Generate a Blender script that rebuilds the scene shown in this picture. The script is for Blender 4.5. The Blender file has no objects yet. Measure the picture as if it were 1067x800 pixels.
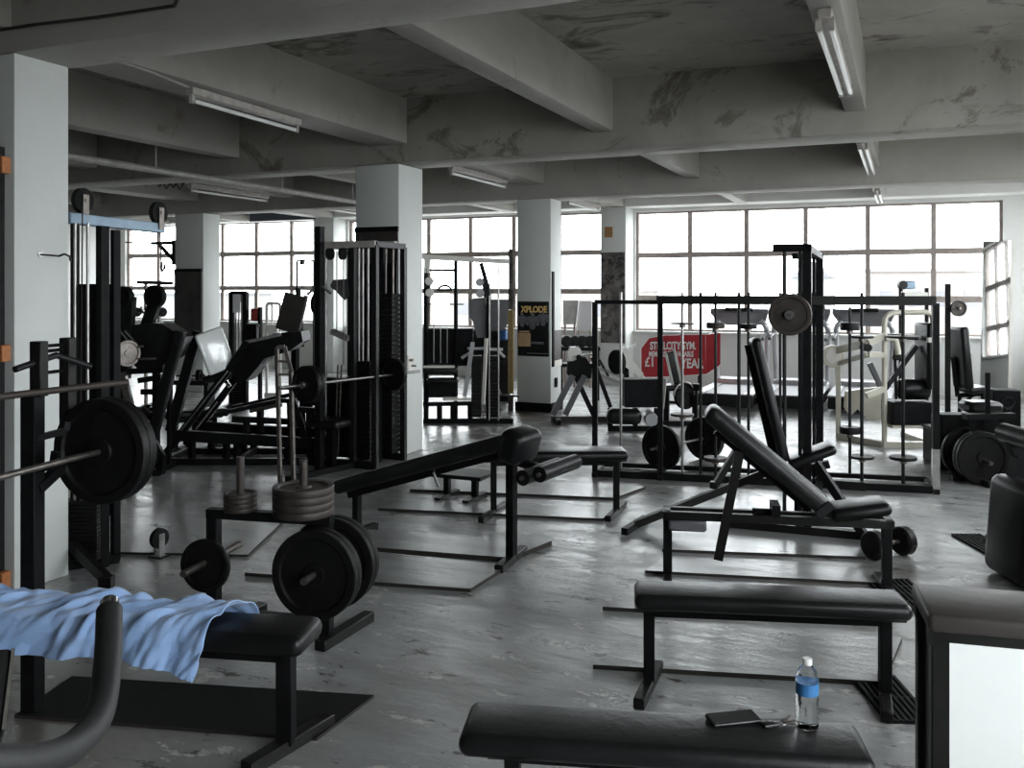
import bpy, bmesh, math, random
from mathutils import Vector as V, Matrix as M, Quaternion
random.seed(7)
PI = math.pi
SC = bpy.context.scene
COL = SC.collection
# ---------------------------------------------------------------- camera
F, CX, HY, H = 950.0, 533.5, 301.0, 1.65
TH = math.radians(23.44)
CT, ST = math.cos(TH), math.sin(TH)
cd = bpy.data.cameras.new('camera'); cam = bpy.data.objects.new('camera', cd); COL.objects.link(cam)
cam.location = (0, 0, H); cam.rotation_euler = (PI/2, 0, TH)
cd.sensor_fit = 'HORIZONTAL'; cd.sensor_width = 36.0; cd.lens = 36.0*F/1067.0
cd.shift_x = 0.0; cd.shift_y = (HY-400.0)/1067.0
cd.clip_start = 0.02; cd.clip_end = 400
SC.camera = cam
def at(x, y, z=0.0):
    """point of the room seen at photo pixel x, y on the level z"""
    d = (H-z)*F/(y-HY); u = (x-CX)/F
    return V((d*(u*CT-ST), d*(CT+u*ST), z))
def onY(x, y, Y):
    u = (x-CX)/F; d = Y/(CT+u*ST)
    return V((d*(u*CT-ST), Y, H-(y-HY)*d/F))
def dep(p): return -p[0]*ST + p[1]*CT
def atd(x, y, d):
    u = (x-CX)/F
    return V((d*(u*CT-ST), d*(CT+u*ST), H-(y-HY)*d/F))
def px(p):
    d = dep(p); xc = p[0]*CT+p[1]*ST
    return (CX+F*xc/d, HY+(H-p[2])*F/d)
# ---------------------------------------------------------------- materials
MAT = {}
def nmat(name):
    m = bpy.data.materials.new(name); m.use_nodes = True
    nt = m.node_tree; b = nt.nodes['Principled BSDF']; MAT[name] = m
    return m, nt, b
def N(nt, t, **kw):
    n = nt.nodes.new(t)
    for k, v in kw.items():
        if k in n.inputs: n.inputs[k].default_value = v
        else: setattr(n, k, v)
    return n
def ramp(nt, fac, stops):
    r = nt.nodes.new('ShaderNodeValToRGB'); e = r.color_ramp.elements
    while len(e) < len(stops): e.new(0.5)
    for i, (p, c) in enumerate(stops):
        e[i].position = p; e[i].color = (c, c, c, 1) if isinstance(c, (int, float)) else (*c, 1)
    nt.links.new(fac, r.inputs['Fac']); return r
def tex(nt, kind='Noise', scale=5, detail=4, rough=.55, stretch=(1, 1, 1), dist=0.0, coord='Object'):
    tc = nt.nodes.new('ShaderNodeTexCoord'); mp = nt.nodes.new('ShaderNodeMapping')
    mp.inputs['Scale'].default_value = stretch
    nt.links.new(tc.outputs[coord], mp.inputs['Vector'])
    n = nt.nodes.new('ShaderNodeTexNoise')
    n.inputs['Scale'].default_value = scale; n.inputs['Detail'].default_value = detail
    n.inputs['Roughness'].default_value = rough; n.inputs['Distortion'].default_value = dist
    nt.links.new(mp.outputs['Vector'], n.inputs['Vector'])
    return n.outputs['Fac']
def mixc(nt, fac, a, b):
    m = nt.nodes.new('ShaderNodeMix'); m.data_type = 'RGBA'
    for k, v in ((6, a), (7, b)):
        if isinstance(v, tuple): m.inputs[k].default_value = (*v, 1)
        else: nt.links.new(v, m.inputs[k])
    if isinstance(fac, (int, float)): m.inputs[0].default_value = fac
    else: nt.links.new(fac, m.inputs[0])
    return m.outputs[2]
def bump(nt, b, fac, strength=.2, dist=.01):
    bp = nt.nodes.new('ShaderNodeBump'); bp.inputs['Strength'].default_value = strength
    bp.inputs['Distance'].default_value = dist
    nt.links.new(fac, bp.inputs['Height']); nt.links.new(bp.outputs['Normal'], b.inputs['Normal'])
def mat(name, col, rough=.5, metal=0.0, var=.25, scale=12, wear=None, wear_at=.62, bmp=0.0, bscale=None, spec=.5, stretch=(1,1,1)):
    """plain surface with a mottled tone and, if asked, worn spots of another colour"""
    m, nt, b = nmat(name)
    f = tex(nt, scale=scale, detail=5, stretch=stretch)
    dark = tuple(c*(1-var) for c in col); lite = tuple(min(1, c*(1+var)) for c in col)
    r = ramp(nt, f, [(.3, dark), (.7, lite)]); out = r.outputs['Color']
    if wear:
        g = tex(nt, scale=scale*1.7, detail=8, rough=.7, dist=.6)
        w = ramp(nt, g, [(wear_at, 0.0), (wear_at+.05, 1.0)])
        out = mixc(nt, w.outputs['Color'], out, wear)
    nt.links.new(out, b.inputs['Base Color'])
    b.inputs['Roughness'].default_value = rough; b.inputs['Metallic'].default_value = metal
    b.inputs['Specular IOR Level'].default_value = spec
    if bmp: bump(nt, b, tex(nt, scale=bscale or scale*3, detail=6), bmp, .006)
    return m
mat('black_paint', (.008, .008, .0085), .45, 0, .3, 9, (.03, .026, .023), .72, spec=.08)
mat('dark_steel', (.013, .013, .014), .40, .15, .3, 9, (.08, .065, .055), .7, spec=.25)
mat('worn_black', (.009, .0085, .008), .40, 0, .3, 12, (.10, .085, .07), .69, spec=.22)
mat('vinyl', (.006, .006, .0065), .34, 0, .3, 6, None, bmp=.12, bscale=38, spec=.3)
mat('vinyl_worn', (.008, .008, .0085), .34, 0, .3, 7, (.05, .048, .046), .68, bmp=.28, bscale=30, spec=.36)
mat('vinyl_pale', (.74, .74, .74), .42, 0, .06, 6, None, bmp=.1)
mat('vinyl_brown', (.05, .042, .037), .42, 0, .2, 6, (.12, .11, .1), .68, bmp=.2, bscale=25)
mat('iron', (.007, .0067, .0064), .46, .1, .3, 14, (.03, .025, .02), .70, bmp=.2, bscale=60, spec=.22)
mat('iron_rust', (.038, .029, .024), .55, .2, .35, 14, (.075, .054, .04), .62, bmp=.3, bscale=60)
mat('rubber', (.009, .009, .009), .75, 0, .2, 20, spec=.2)
mat('grip', (.012, .0125, .013), .58, 0, .15, 20, bmp=.1, bscale=120)
mat('chrome', (.62, .62, .63), .16, 1, .05, 8)
mat('steel', (.34, .33, .32), .33, 1, .2, 14, (.16, .12, .09), .68)
mat('steel_dull', (.20, .18, .165), .42, .9, .25, 14, (.09, .06, .045), .6)
mat('white_metal', (.72, .70, .65), .35, 0, .06, 6, (.4, .33, .25), .74)
mat('cream_metal', (.58, .55, .46), .38, 0, .08, 6, (.35, .3, .22), .72)
mat('silver_plastic', (.42, .42, .43), .35, .5, .06, 6)
mat('grey_plastic', (.13, .13, .14), .4, 0, .1, 8)
mat('blue_metal', (.24, .33, .42), .4, .2, .12, 9, (.12, .14, .16), .66)
mat('wood', (.30, .16, .07), .55, 0, .25, 20, stretch=(1, 1, 6))
mat('orange_wood', (.42, .15, .045), .6, 0, .2, 30)
mat('frame_wood', (.32, .27, .245), .55, 0, .2, 12, (.5, .47, .45), .64)
mat('pale_board', (.5, .5, .5), .5, 0, .05, 6)
mat('white_board', (.86, .88, .86), .5, 0, .02, 4)
mat('red', (.36, .022, .03), .45, 0, .12, 6)
mat('letter_white', (.75, .74, .72), .5, 0, .05, 20)
mat('letter_gold', (.75, .50, .18), .5, 0, .1, 20)
mat('tan', (.45, .30, .16), .6, 0, .2, 20)
mat('blue', (.03, .10, .28), .5, 0, .1, 10)
mat('yellow_wood', (.32, .23, .10), .6, 0, .2, 20)
mat('lamp_tube', (.8, .8, .78), .25, 0, .02, 5)
mat('lamp_body', (.42, .39, .36), .5, 0, .2, 14, (.2, .17, .14), .62)
mat('cable', (.03, .022, .02), .6)
mat('pipe', (.34, .33, .31), .5, .2, .2, 10)
mat('phone_body', (.012, .012, .013), .25, 0, .1, 10)
mat('label_blue', (.04, .17, .40), .4, 0, .1, 20)
mat('brick_dark', (.035, .030, .028), .5, 0, .6, 5, (.12, .10, .085), .62, bmp=.3)
mat('camo_panel', (.10, .092, .085), .6, 0, .7, 5, (.02, .02, .02), .52)
mat('building_pale', (.175, .175, .172), .8, 0, .12, .5)
mat('building_warm', (.19, .172, .160), .8, 0, .12, .5)
mat('roof_pale', (.13, .13, .14), .8, 0, .15, .6)
mat('outside_ground', (.30, .30, .29), .9, 0, .2, .1)
m_ = mat('gloss_white', (.86, .88, .87), .3, 0, .02, 4).node_tree.nodes['Principled BSDF']
m_.inputs['Coat Weight'].default_value = 1.0; m_.inputs['Coat Roughness'].default_value = .12; m_.inputs['Coat IOR'].default_value = 1.8
mat('dark_wall', (.12, .12, .115), .8, 0, .1, 3)
mat('navy', (.06, .07, .09), .7, 0, .2, 5)
mat('red_fabric', (.45, .06, .05), .7)
def _paint(name, col, stain, amt, grime, rough=.6):
    m, nt, b = nmat(name)
    f = tex(nt, scale=.9, detail=8, rough=.65, dist=.5, coord='Object')
    base = ramp(nt, f, [(.25, tuple(c*(1-grime) for c in col)), (.65, col)]).outputs['Color']
    g = tex(nt, scale=1.3, detail=10, rough=.72, dist=1.2, stretch=(1, 1.6, 1))
    w = ramp(nt, g, [(amt, 0.0), (amt+.045, .55), (amt+.14, 1.0)])
    out = mixc(nt, w.outputs['Color'], base, stain)
    nt.links.new(out, b.inputs['Base Color']); b.inputs['Roughness'].default_value = rough
    bump(nt, b, tex(nt, scale=9, detail=9, rough=.7), .35, .012)
    return m
_paint('column_paint', (.66, .68, .66), (.45, .43, .39), .70, .10)
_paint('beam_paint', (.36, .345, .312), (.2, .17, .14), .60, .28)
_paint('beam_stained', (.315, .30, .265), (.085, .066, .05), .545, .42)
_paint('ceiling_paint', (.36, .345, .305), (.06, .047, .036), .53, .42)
_paint('wall_paint', (.68, .68, .66), (.4, .38, .35), .66, .14)
def _floor():
    m, nt, b = nmat('floor_paint')
    base = ramp(nt, tex(nt, scale=.7, detail=7, rough=.6, dist=.4, stretch=(.6, 1.5, 1)), [(.3, (.21, .21, .206)), (.7, (.37, .38, .38))]).outputs['Color']
    brown = ramp(nt, tex(nt, scale=.33, detail=3), [(.50, 0.0), (.64, 1.0)]).outputs['Color']
    base = mixc(nt, brown, base, (.125, .108, .090))
    flk = tex(nt, scale=4.2, detail=12, rough=.76, dist=.25, stretch=(.75, 1.35, 1))
    w = ramp(nt, flk, [(.575, 0.0), (.60, 1.0)]).outputs['Color']
    base = mixc(nt, w, base, (.50, .49, .47))
    dk = tex(nt, scale=5.2, detail=12, rough=.76, dist=.25, stretch=(.7, 1.4, 1))
    w2 = ramp(nt, dk, [(.585, 0.0), (.605, 1.0)]).outputs['Color']
    base = mixc(nt, w2, base, (.040, .034, .029))
    nt.links.new(base, b.inputs['Base Color'])
    r = ramp(nt, tex(nt, scale=1.6, detail=8, rough=.65, stretch=(.6, 1.4, 1)), [(.3, .30), (.7, .52)]).outputs['Color']
    nt.links.new(r, b.inputs['Roughness'])
    b.inputs['Specular IOR Level'].default_value = .7; b.inputs['Coat Weight'].default_value = .55; b.inputs['Coat Roughness'].default_value = .17; b.inputs['Coat IOR'].default_value = 1.95
    mx = nt.nodes.new('ShaderNodeMath'); mx.operation = 'ADD'
    und = tex(nt, scale=2.2, detail=9, rough=.62, stretch=(.5, 1.6, 1))
    nt.links.new(und, mx.inputs[0]); 
    ml = nt.nodes.new('ShaderNodeMath'); ml.operation = 'MULTIPLY'; ml.inputs[1].default_value = .18
    nt.links.new(w, ml.inputs[0]); nt.links.new(ml.outputs[0], mx.inputs[1])
    bump(nt, b, mx.outputs[0], .55, .02)
    fine = tex(nt, scale=5.5, detail=10, rough=.7, dist=.5, stretch=(.45, 1.8, 1))
    bp = nt.nodes.new('ShaderNodeBump'); bp.inputs['Strength'].default_value = .5; bp.inputs['Distance'].default_value = .012
    mm = nt.nodes.new('ShaderNodeMath'); mm.operation = 'ADD'; nt.links.new(mx.outputs[0], mm.inputs[0]); nt.links.new(fine, mm.inputs[1])
    nt.links.new(mm.outputs[0], bp.inputs['Height']); nt.links.new(bp.outputs['Normal'], b.inputs['Coat Normal'])
    cw = ramp(nt, tex(nt, scale=3.6, detail=12, rough=.75, dist=.2, stretch=(.7, 1.4, 1)), [(.40, .10), (.56, .95)]).outputs['Color']
    nt.links.new(cw, b.inputs['Coat Weight'])
_floor()
def _mat_board():
    m, nt, b = nmat('board_paint')
    base = ramp(nt, tex(nt, scale=2.2, detail=7, rough=.6, dist=.4, stretch=(.5, 1.5, 1)), [(.3, (.17, .168, .163)), (.7, (.29, .297, .296))]).outputs['Color']
    w = ramp(nt, tex(nt, scale=3.4, detail=11, rough=.74, dist=.9, stretch=(.4, 1.6, 1)), [(.61, 0.0), (.64, 1.0)]).outputs['Color']
    base = mixc(nt, w, base, (.26, .25, .235))
    nt.links.new(base, b.inputs['Base Color'])
    r = ramp(nt, tex(nt, scale=2, detail=8, rough=.6, stretch=(.5, 1.5, 1)), [(.3, .26), (.7, .46)]).outputs['Color']
    nt.links.new(r, b.inputs['Roughness']); b.inputs['Specular IOR Level'].default_value = .65; b.inputs['Coat Weight'].default_value = .5; b.inputs['Coat Roughness'].default_value = .16; b.inputs['Coat IOR'].default_value = 1.85
    h = tex(nt, scale=4, detail=9, rough=.66, stretch=(.5, 1.6, 1))
    bump(nt, b, h, .45, .015); nt.links.new(b.inputs['Normal'].links[0].from_socket, b.inputs['Coat Normal'])
_mat_board()
mat('board_edge', (.02, .016, .013), .7)
def _glass(name, tint, amount):
    m = bpy.data.materials.new(name); m.use_nodes = True; nt = m.node_tree; MAT[name] = m
    nt.nodes.clear()
    o = nt.nodes.new('ShaderNodeOutputMaterial'); t = nt.nodes.new('ShaderNodeBsdfTransparent'); t.inputs[0].default_value = (*tint, 1)
    g = nt.nodes.new('ShaderNodeBsdfGlossy'); g.inputs['Roughness'].default_value = .02
    x = nt.nodes.new('ShaderNodeMixShader'); x.inputs[0].default_value = amount
    nt.links.new(t.outputs[0], x.inputs[1]); nt.links.new(g.outputs[0], x.inputs[2]); nt.links.new(x.outputs[0], o.inputs[0])
_glass('window_glass', (.96, .97, .97), .04)
def _bottle():
    m, nt, b = nmat('clear_plastic')
    b.inputs['Base Color'].default_value = (.95, .97, .98, 1); b.inputs['Roughness'].default_value = .05
    b.inputs['Transmission Weight'].default_value = 1.0; b.inputs['IOR'].default_value = 1.2
    bump(nt, b, tex(nt, scale=60, detail=2), .1, .002)
    m, nt, b = nmat('water')
    b.inputs['Base Color'].default_value = (.97, .98, .99, 1); b.inputs['Roughness'].default_value = .0
    b.inputs['Transmission Weight'].default_value = 1.0; b.inputs['IOR'].default_value = 1.33
_bottle()
def _mirror():
    m, nt, b = nmat('mirror_glass')
    f = tex(nt, scale=3, detail=4)
    nt.links.new(ramp(nt, f, [(.3, (.70, .72, .72)), (.7, (.80, .82, .82))]).outputs['Color'], b.inputs['Base Color'])
    b.inputs['Metallic'].default_value = 1; b.inputs['Roughness'].default_value = .03
_mirror()
def _towel():
    m, nt, b = nmat('towel')
    f = tex(nt, scale=9, detail=5)
    nt.links.new(ramp(nt, f, [(.3, (.27, .43, .73)), (.7, (.35, .51, .82))]).outputs['Color'], b.inputs['Base Color'])
    b.inputs['Roughness'].default_value = .95; b.inputs['Sheen Weight'].default_value = .3
    bump(nt, b, tex(nt, scale=260, detail=3), .5, .004)
_towel()
# ---------------------------------------------------------------- mesh helpers
class MB:
    """collects shapes into one mesh; coordinates are those of the room unless a frame is set"""
    def __init__(s, X=None): s.v = []; s.f = []; s.X = X or M.Identity(4)
    def add(s, vs, fs):
        n = len(s.v); s.v += [s.X @ V(p) for p in vs]; s.f += [tuple(i+n for i in f) for f in fs]; return s
    def addbm(s, bm, T=None):
        T = T or M.Identity(4); bm.verts.index_update()
        s.add([T @ v.co for v in bm.verts], [[v.index for v in f.verts] for f in bm.faces]); bm.free(); return s
    def box(s, c, size, rot=None, bev=0.0, seg=1):
        bm = bmesh.new(); bmesh.ops.create_cube(bm, size=1.0)
        for v in bm.verts: v.co = V((v.co.x*size[0], v.co.y*size[1], v.co.z*size[2]))
        if bev: bmesh.ops.bevel(bm, geom=bm.edges[:], offset=min(bev, min(size)*.499), segments=seg, affect='EDGES', profile=.5)
        R = M.Identity(4) if rot is None else (rot.to_4x4() if isinstance(rot, (M, Quaternion)) and not (isinstance(rot, M) and len(rot) == 4) else rot)
        if isinstance(rot, (tuple, list)):
            from mathutils import Euler
            R = Euler(rot).to_matrix().to_4x4()
        return s.addbm(bm, M.Translation(V(c)) @ R)
    def bar(s, p, q, w, h=None, up=(0, 0, 1), bev=0.0, seg=1):
        """square tube from p to q: w across, h along up"""
        p, q = V(p), V(q); h = h or w; d = q-p; L = d.length; z = d.normalized(); u = V(up)
        if abs(z.dot(u)) > .99: u = V((0, 1, 0)) if abs(z.y) < .9 else V((1, 0, 0))
        x = u.cross(z).normalized(); y = z.cross(x)
        R = M((x, y, z)).transposed().to_4x4()
        return s.box((p+q)/2, (w, h, L), R, bev, seg)
    def vbar(s, p, z0, z1, w, h=None, ang=0.0, bev=0.0):
        h = h or w
        return s.box((p[0], p[1], (z0+z1)/2), (w, h, z1-z0), (0, 0, ang), bev)
    def tube(s, pts, r, seg=12, cap=True):
        pts = [V(p) for p in pts]; n = len(pts); rs = r if isinstance(r, (list, tuple)) else [r]*n
        T = []
        for i in range(n):
            a = pts[max(0, i-1)]; b = pts[min(n-1, i+1)]; T.append((b-a).normalized())
        up = V((0, 0, 1)) if abs(T[0].z) < .9 else V((1, 0, 0))
        x = up.cross(T[0]).normalized(); vs = []; fs = []
        for i in range(n):
            if i:
                q = T[i-1].rotation_difference(T[i]); x = q @ x
            y = T[i].cross(x)
            for k in range(seg):
                a = 2*PI*k/seg; vs.append(pts[i]+(x*math.cos(a)+y*math.sin(a))*rs[i])
        for i in range(n-1):
            for k in range(seg):
                k2 = (k+1) % seg
                fs.append((i*seg+k, i*seg+k2, (i+1)*seg+k2, (i+1)*seg+k))
        if cap: fs += [tuple(reversed(range(seg))), tuple(range((n-1)*seg, n*seg))]
        return s.add(vs, fs)
    def lathe(s, prof, o, axis=(0, 0, 1), seg=32):
        """prof: (radius, height along axis) pairs"""
        z = V(axis).normalized(); u = V((1, 0, 0)) if abs(z.x) < .9 else V((0, 1, 0))
        x = u.cross(z).normalized(); y = z.cross(x); o = V(o); vs = []; fs = []; n = len(prof)
        for (r, h) in prof:
            for k in range(seg):
                a = 2*PI*k/seg; vs.append(o+z*h+(x*math.cos(a)+y*math.sin(a))*max(r, 1e-5))
        for i in range(n-1):
            for k in range(seg):
                k2 = (k+1) % seg; fs.append((i*seg+k, i*seg+k2, (i+1)*seg+k2, (i+1)*seg+k))
        fs += [tuple(reversed(range(seg))), tuple(range((n-1)*seg, n*seg))]
        return s.add(vs, fs)
    def cyl(s, p, q, r, seg=20):
        p, q = V(p), V(q); return s.lathe([(r, 0), (r, (q-p).length)], p, q-p, seg)
    def prism(s, poly, T, depth):
        """flat outline poly in the x-y plane of T, pulled along its z by depth"""
        n = len(poly); vs = [T @ V((a, b, 0)) for a, b in poly]+[T @ V((a, b, depth)) for a, b in poly]
        fs = [tuple(reversed(range(n))), tuple(range(n, 2*n))]+[(i, (i+1) % n, n+(i+1) % n, n+i) for i in range(n)]
        return s.add(vs, fs)
    def build(s, name, m, parent=None, smooth=True):
        me = bpy.data.meshes.new(name); 
        vs = s.v
        o = bpy.data.objects.new(name, me)
        if parent is not None:
            inv = WM[parent.name].inverted(); vs = [inv @ v for v in vs]; WM[o.name] = WM[parent.name]
        else: WM[o.name] = M.Identity(4)
        me.from_pydata([tuple(v) for v in vs], [], s.f); me.update()
        bm = bmesh.new(); bm.from_mesh(me); bmesh.ops.recalc_face_normals(bm, faces=bm.faces[:]); bm.to_mesh(me); bm.free()
        if smooth:
            for p in me.polygons: p.use_smooth = True
            me.set_sharp_from_angle(angle=math.radians(38))
        me.materials.append(MAT[m] if isinstance(m, str) else m)
        COL.objects.link(o)
        if parent is not None: o.parent = parent
        return o
WM = {}
def bend(pts, r, n=6):
    """round the corners of a polyline"""
    pts = [V(p) for p in pts]; out = [pts[0]]
    for i in range(1, len(pts)-1):
        a, b, c = pts[i-1], pts[i], pts[i+1]
        d1 = (a-b); d2 = (c-b); rr = min(r, d1.length*.48, d2.length*.48)
        p = b+d1.normalized()*rr; q = b+d2.normalized()*rr
        for k in range(n+1):
            t = k/n; out.append(p*(1-t)**2+b*2*t*(1-t)+q*t*t)
    out.append(pts[-1]); return out
def tag(o, label, cat, group=None, kind=None):
    if label: o['label'] = label
    if cat: o['category'] = cat
    if group: o['group'] = group
    if kind: o['kind'] = kind
    return o
def thing(name, label, cat, loc=(0, 0, 0), rz=0.0, group=None, kind=None):
    o = bpy.data.objects.new(name, None); COL.objects.link(o); o.empty_display_size = .1
    o.location = loc; o.rotation_euler = (0, 0, rz)
    WM[o.name] = M.Translation(V(loc)) @ M.Rotation(rz, 4, 'Z')
    return tag(o, label, cat, group, kind)
def struct(name, mb, m, smooth=True, parent=None):
    o = mb.build(name, m, parent, smooth)
    if parent is None: o['kind'] = 'structure'
    return o
def dup(root, mw, label=None, group=None):
    """another of the same thing at the placement mw, with its parts and their parts"""
    r = root.copy(); COL.objects.link(r); r.matrix_world = mw; r.matrix_basis = mw
    if label: r['label'] = label
    if group: r['group'] = group
    for ch in list(root.children):
        c = ch.copy(); COL.objects.link(c); c.parent = r
        for g in list(ch.children):
            d = g.copy(); COL.objects.link(d); d.parent = c
    return r
def frame(o, xdir, z=0.0):
    """placement with its origin at o, local x towards xdir (level), local z up"""
    a = math.atan2(xdir[1], xdir[0])
    return M.Translation(V((o[0], o[1], z))) @ M.Rotation(a, 4, 'Z')
def ang(T): return math.atan2(T[1][0], T[0][0])
def text(name, body, size, T, m, parent=None, depth=.002, bold=0.0, sx=1.0):
    cu = bpy.data.curves.new(name, 'FONT'); cu.body = body; cu.size = size; cu.extrude = depth; cu.offset = bold
    cu.align_x = 'CENTER'; cu.align_y = 'CENTER'
    o = bpy.data.objects.new(name+'_tmp', cu); COL.objects.link(o)
    bpy.context.view_layer.update()
    dg = bpy.context.evaluated_depsgraph_get(); me = bpy.data.meshes.new_from_object(o.evaluated_get(dg))
    bpy.data.objects.remove(o)
    S = M.Diagonal((sx, 1, 1, 1))
    mb = MB(); mb.add([T @ S @ v.co for v in me.vertices], [tuple(p.vertices) for p in me.polygons])
    return mb.build(name, m, parent, False)
# ---------------------------------------------------------------- the room
XL, XR, YB, YF, ZC = -16.7, 2.15, -3.0, 15.6, 3.5
struct('floor', MB().box(((XL+XR)/2, (YB+YF)/2, -.1), (XR-XL+.6, YF-YB+.6, .2)), 'floor_paint')
struct('ceiling', MB().box(((XL+XR)/2, (YB+YF)/2, ZC+.1), (XR-XL+.6, YF-YB+.6, .2)), 'ceiling_paint')
def wall_with_windows(name, axis, fixed, lo, hi, bays, thick=.22):
    """bays: (a0, a1, sill, top); the wall runs from lo to hi along the other axis"""
    mb = MB()
    def bx(a0, a1, z0, z1):
        if a1-a0 < 1e-4 or z1-z0 < 1e-4: return
        if axis == 'x': mb.box(((a0+a1)/2, fixed+thick/2, (z0+z1)/2), (a1-a0, thick, z1-z0))
        else: mb.box((fixed+thick/2, (a0+a1)/2, (z0+z1)/2), (thick, a1-a0, z1-z0))
    cur = lo
    for (a0, a1, s, t) in bays:
        bx(cur, a0, 0, ZC); bx(a0, a1, 0, s); bx(a0, a1, t, ZC); cur = a1
    bx(cur, hi, 0, ZC)
    return struct(name, mb, 'wall_paint')
WN = [0]
def window(axis, fixed, a0, a1, levels, n, first=False, thick=.22, mull=.075):
    WN[0] += 1
    s, t = levels[0], levels[-1]
    root = thing('window_%d' % WN[0], None, None, (0, 0, 0), 0, None, 'structure')
    off = fixed+thick*.45
    fr = MB(); gl = MB()
    def bx(b, c0, c1, z0, z1, th):
        if axis == 'x': b.box(((c0+c1)/2, off, (z0+z1)/2), (c1-c0, th, z1-z0))
        else: b.box((off, (c0+c1)/2, (z0+z1)/2), (th, c1-c0, z1-z0))
    for i in range(n+1):
        c = a0+(a1-a0)*i/n
        w = mull*(1.0 if 0 < i < n else 1.3)
        bx(fr, max(a0, c-w/2), min(a1, c+w/2), s, t, .06)
    for k, z in enumerate(levels):
        w = .095 if 0 < k < len(levels)-1 else .07
        bx(fr, a0, a1, max(s, z-w/2), min(t, z+w/2), .066)
    fr.build('window_frame', 'frame_wood', root)
    bx(gl, a0, a1, s, t, .006); gl.build('pane', 'window_glass', root)
    sl = MB()
    if axis == 'x': sl.box(((a0+a1)/2, fixed-.03, s-.02), (a1-a0, .14, .035), None, .006)
    else: sl.box((fixed-.03, (a0+a1)/2, s-.02), (.14, a1-a0, .035), None, .006)
    sl.build('window_sill', 'wall_paint', root)
    # light portal across the opening
    ld = bpy.data.lights.new('daylight_portal', 'AREA'); ld.shape = 'RECTANGLE'
    ld.size = a1-a0; ld.size_y = t-s; ld.cycles.is_portal = True
    lo = bpy.data.objects.new('daylight_portal', ld); COL.objects.link(lo)
    if axis == 'x': lo.location = ((a0+a1)/2, fixed+thick+.02, (s+t)/2); lo.rotation_euler = (-PI/2, 0, 0)
    else:
        lo.location = (fixed+(thick+.02 if fixed > 0 else -.02), (a0+a1)/2, (s+t)/2)
        lo.rotation_euler = (PI/2, 0, PI/2 if fixed > 0 else -PI/2); 
LR = (.92, 1.49, 2.24, 3.0); LM = (.92, 1.61, 2.31, 3.03); LL = (.96, 1.67, 2.40, 3.08)
wall_with_windows('wall_back', 'x', YF, XL, XR+.22, [(-16.4, -10.92, LL[0], LL[-1]), (-10.38, -4.95, LM[0], LM[-1]), (-4.40, 1.33, LR[0], LR[-1])])
window('x', YF, -16.4, -10.92, LL, 6)
window('x', YF, -10.38, -4.95, LM, 6)
window('x', YF, -4.40, 1.33, LR, 6)
rb = [(-.9, 2.7, .45, 3.0), (4.1, 7.5, .95, 3.0), (8.4, 11.2, .95, 3.0), (12.0, 15.2, .95, 3.0)]  # unseen windows; the first is made larger and lower to brighten the white panel
wall_with_windows('wall_right', 'y', XR, YB, YF, rb)
for (a0, a1, s, t) in rb: window('y', XR, a0, a1, (s, 1.49, 2.24, t), 4)
struct('wall_left', MB().box((XL-.11, (YB+YF)/2, ZC/2), (.22, YF-YB, ZC)), 'wall_paint')
struct('wall_front', MB().box(((XL+XR)/2, YB-.11, ZC/2), (XR-XL+.44, .22, ZC)), 'dark_wall')
# columns and beams
def column(x1, w, y0, y1):
    zt = 2.93 if y0 < 5 else 2.88 if y0 < 9 else 2.86 if y0 < 13 else 3.06
    return struct('column', MB().box((x1-w/2, (y0+y1)/2, zt/2), (w, y1-y0, zt), None, .008, 2), 'column_paint')
for a in [(-4.44, .5, 3.46, 3.81), (-4.58, .5, 7.77, 8.25), (-4.37, .49, 11.38, 11.78), (-4.43, .45, 15.12, YF),
          (-10.32, .58, 11.4, 11.79), (-10.42, .48, 15.15, YF), (-10.36, .55, 7.8, 8.25), (-10.4, .55, 3.46, 3.85)]: column(*a)
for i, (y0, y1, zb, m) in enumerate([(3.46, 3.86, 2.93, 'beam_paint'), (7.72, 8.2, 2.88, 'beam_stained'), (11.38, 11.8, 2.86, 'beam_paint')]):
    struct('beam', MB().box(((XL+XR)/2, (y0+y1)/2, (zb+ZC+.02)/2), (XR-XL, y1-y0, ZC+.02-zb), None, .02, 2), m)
struct('beam', MB().box(((XL+XR)/2, 15.36, 3.28), (XR-XL, .46, .44), None, .015, 2), 'wall_paint')
spans = [(YB, 3.46), (3.86, 7.72), (8.2, 11.38), (11.8, 15.13)]
for x1, w, zb in [(-.30, .16, 3.06), (-2.38, .18, 3.04), (-4.46, .40, 3.06), (-6.50, .20, 3.04), (-8.55, .20, 3.04), (-10.4, .4, 3.06), (-12.5, .2, 3.04), (-14.6, .2, 3.04)]:
    for (y0, y1) in spans:
        struct('beam', MB().box((x1-w/2, (y0+y1)/2, (zb+ZC+.02)/2), (w, y1-y0+.02, ZC+.02-zb), None, .012, 2), 'beam_paint')
# ---------------------------------------------------------------- daylight
w = bpy.data.worlds.new('sky'); SC.world = w; w.use_nodes = True
bg = w.node_tree.nodes['Background']; bg.inputs['Color'].default_value = (.93, .97, 1.0, 1); bg.inputs['Strength'].default_value = 11.0
SC.view_settings.view_transform = 'Standard'; SC.view_settings.look = 'None'; SC.view_settings.gamma = 1.0
SC.view_settings.exposure = 0.0; SC.view_settings.use_curve_mapping = False
SC.cycles.use_denoising = True; SC.cycles.max_bounces = 10; SC.cycles.diffuse_bounces = 5; SC.cycles.transparent_max_bounces = 16
SC.cycles.sample_clamp_indirect = 6.0
# ---------------------------------------------------------------- outside
struct('ground', MB().box((-6, 140, -4.1), (420, 248, .2)), 'outside_ground')
struct('ground', MB().box((40, 5, -4.1), (75, 60, .2)), 'outside_ground')
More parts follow.
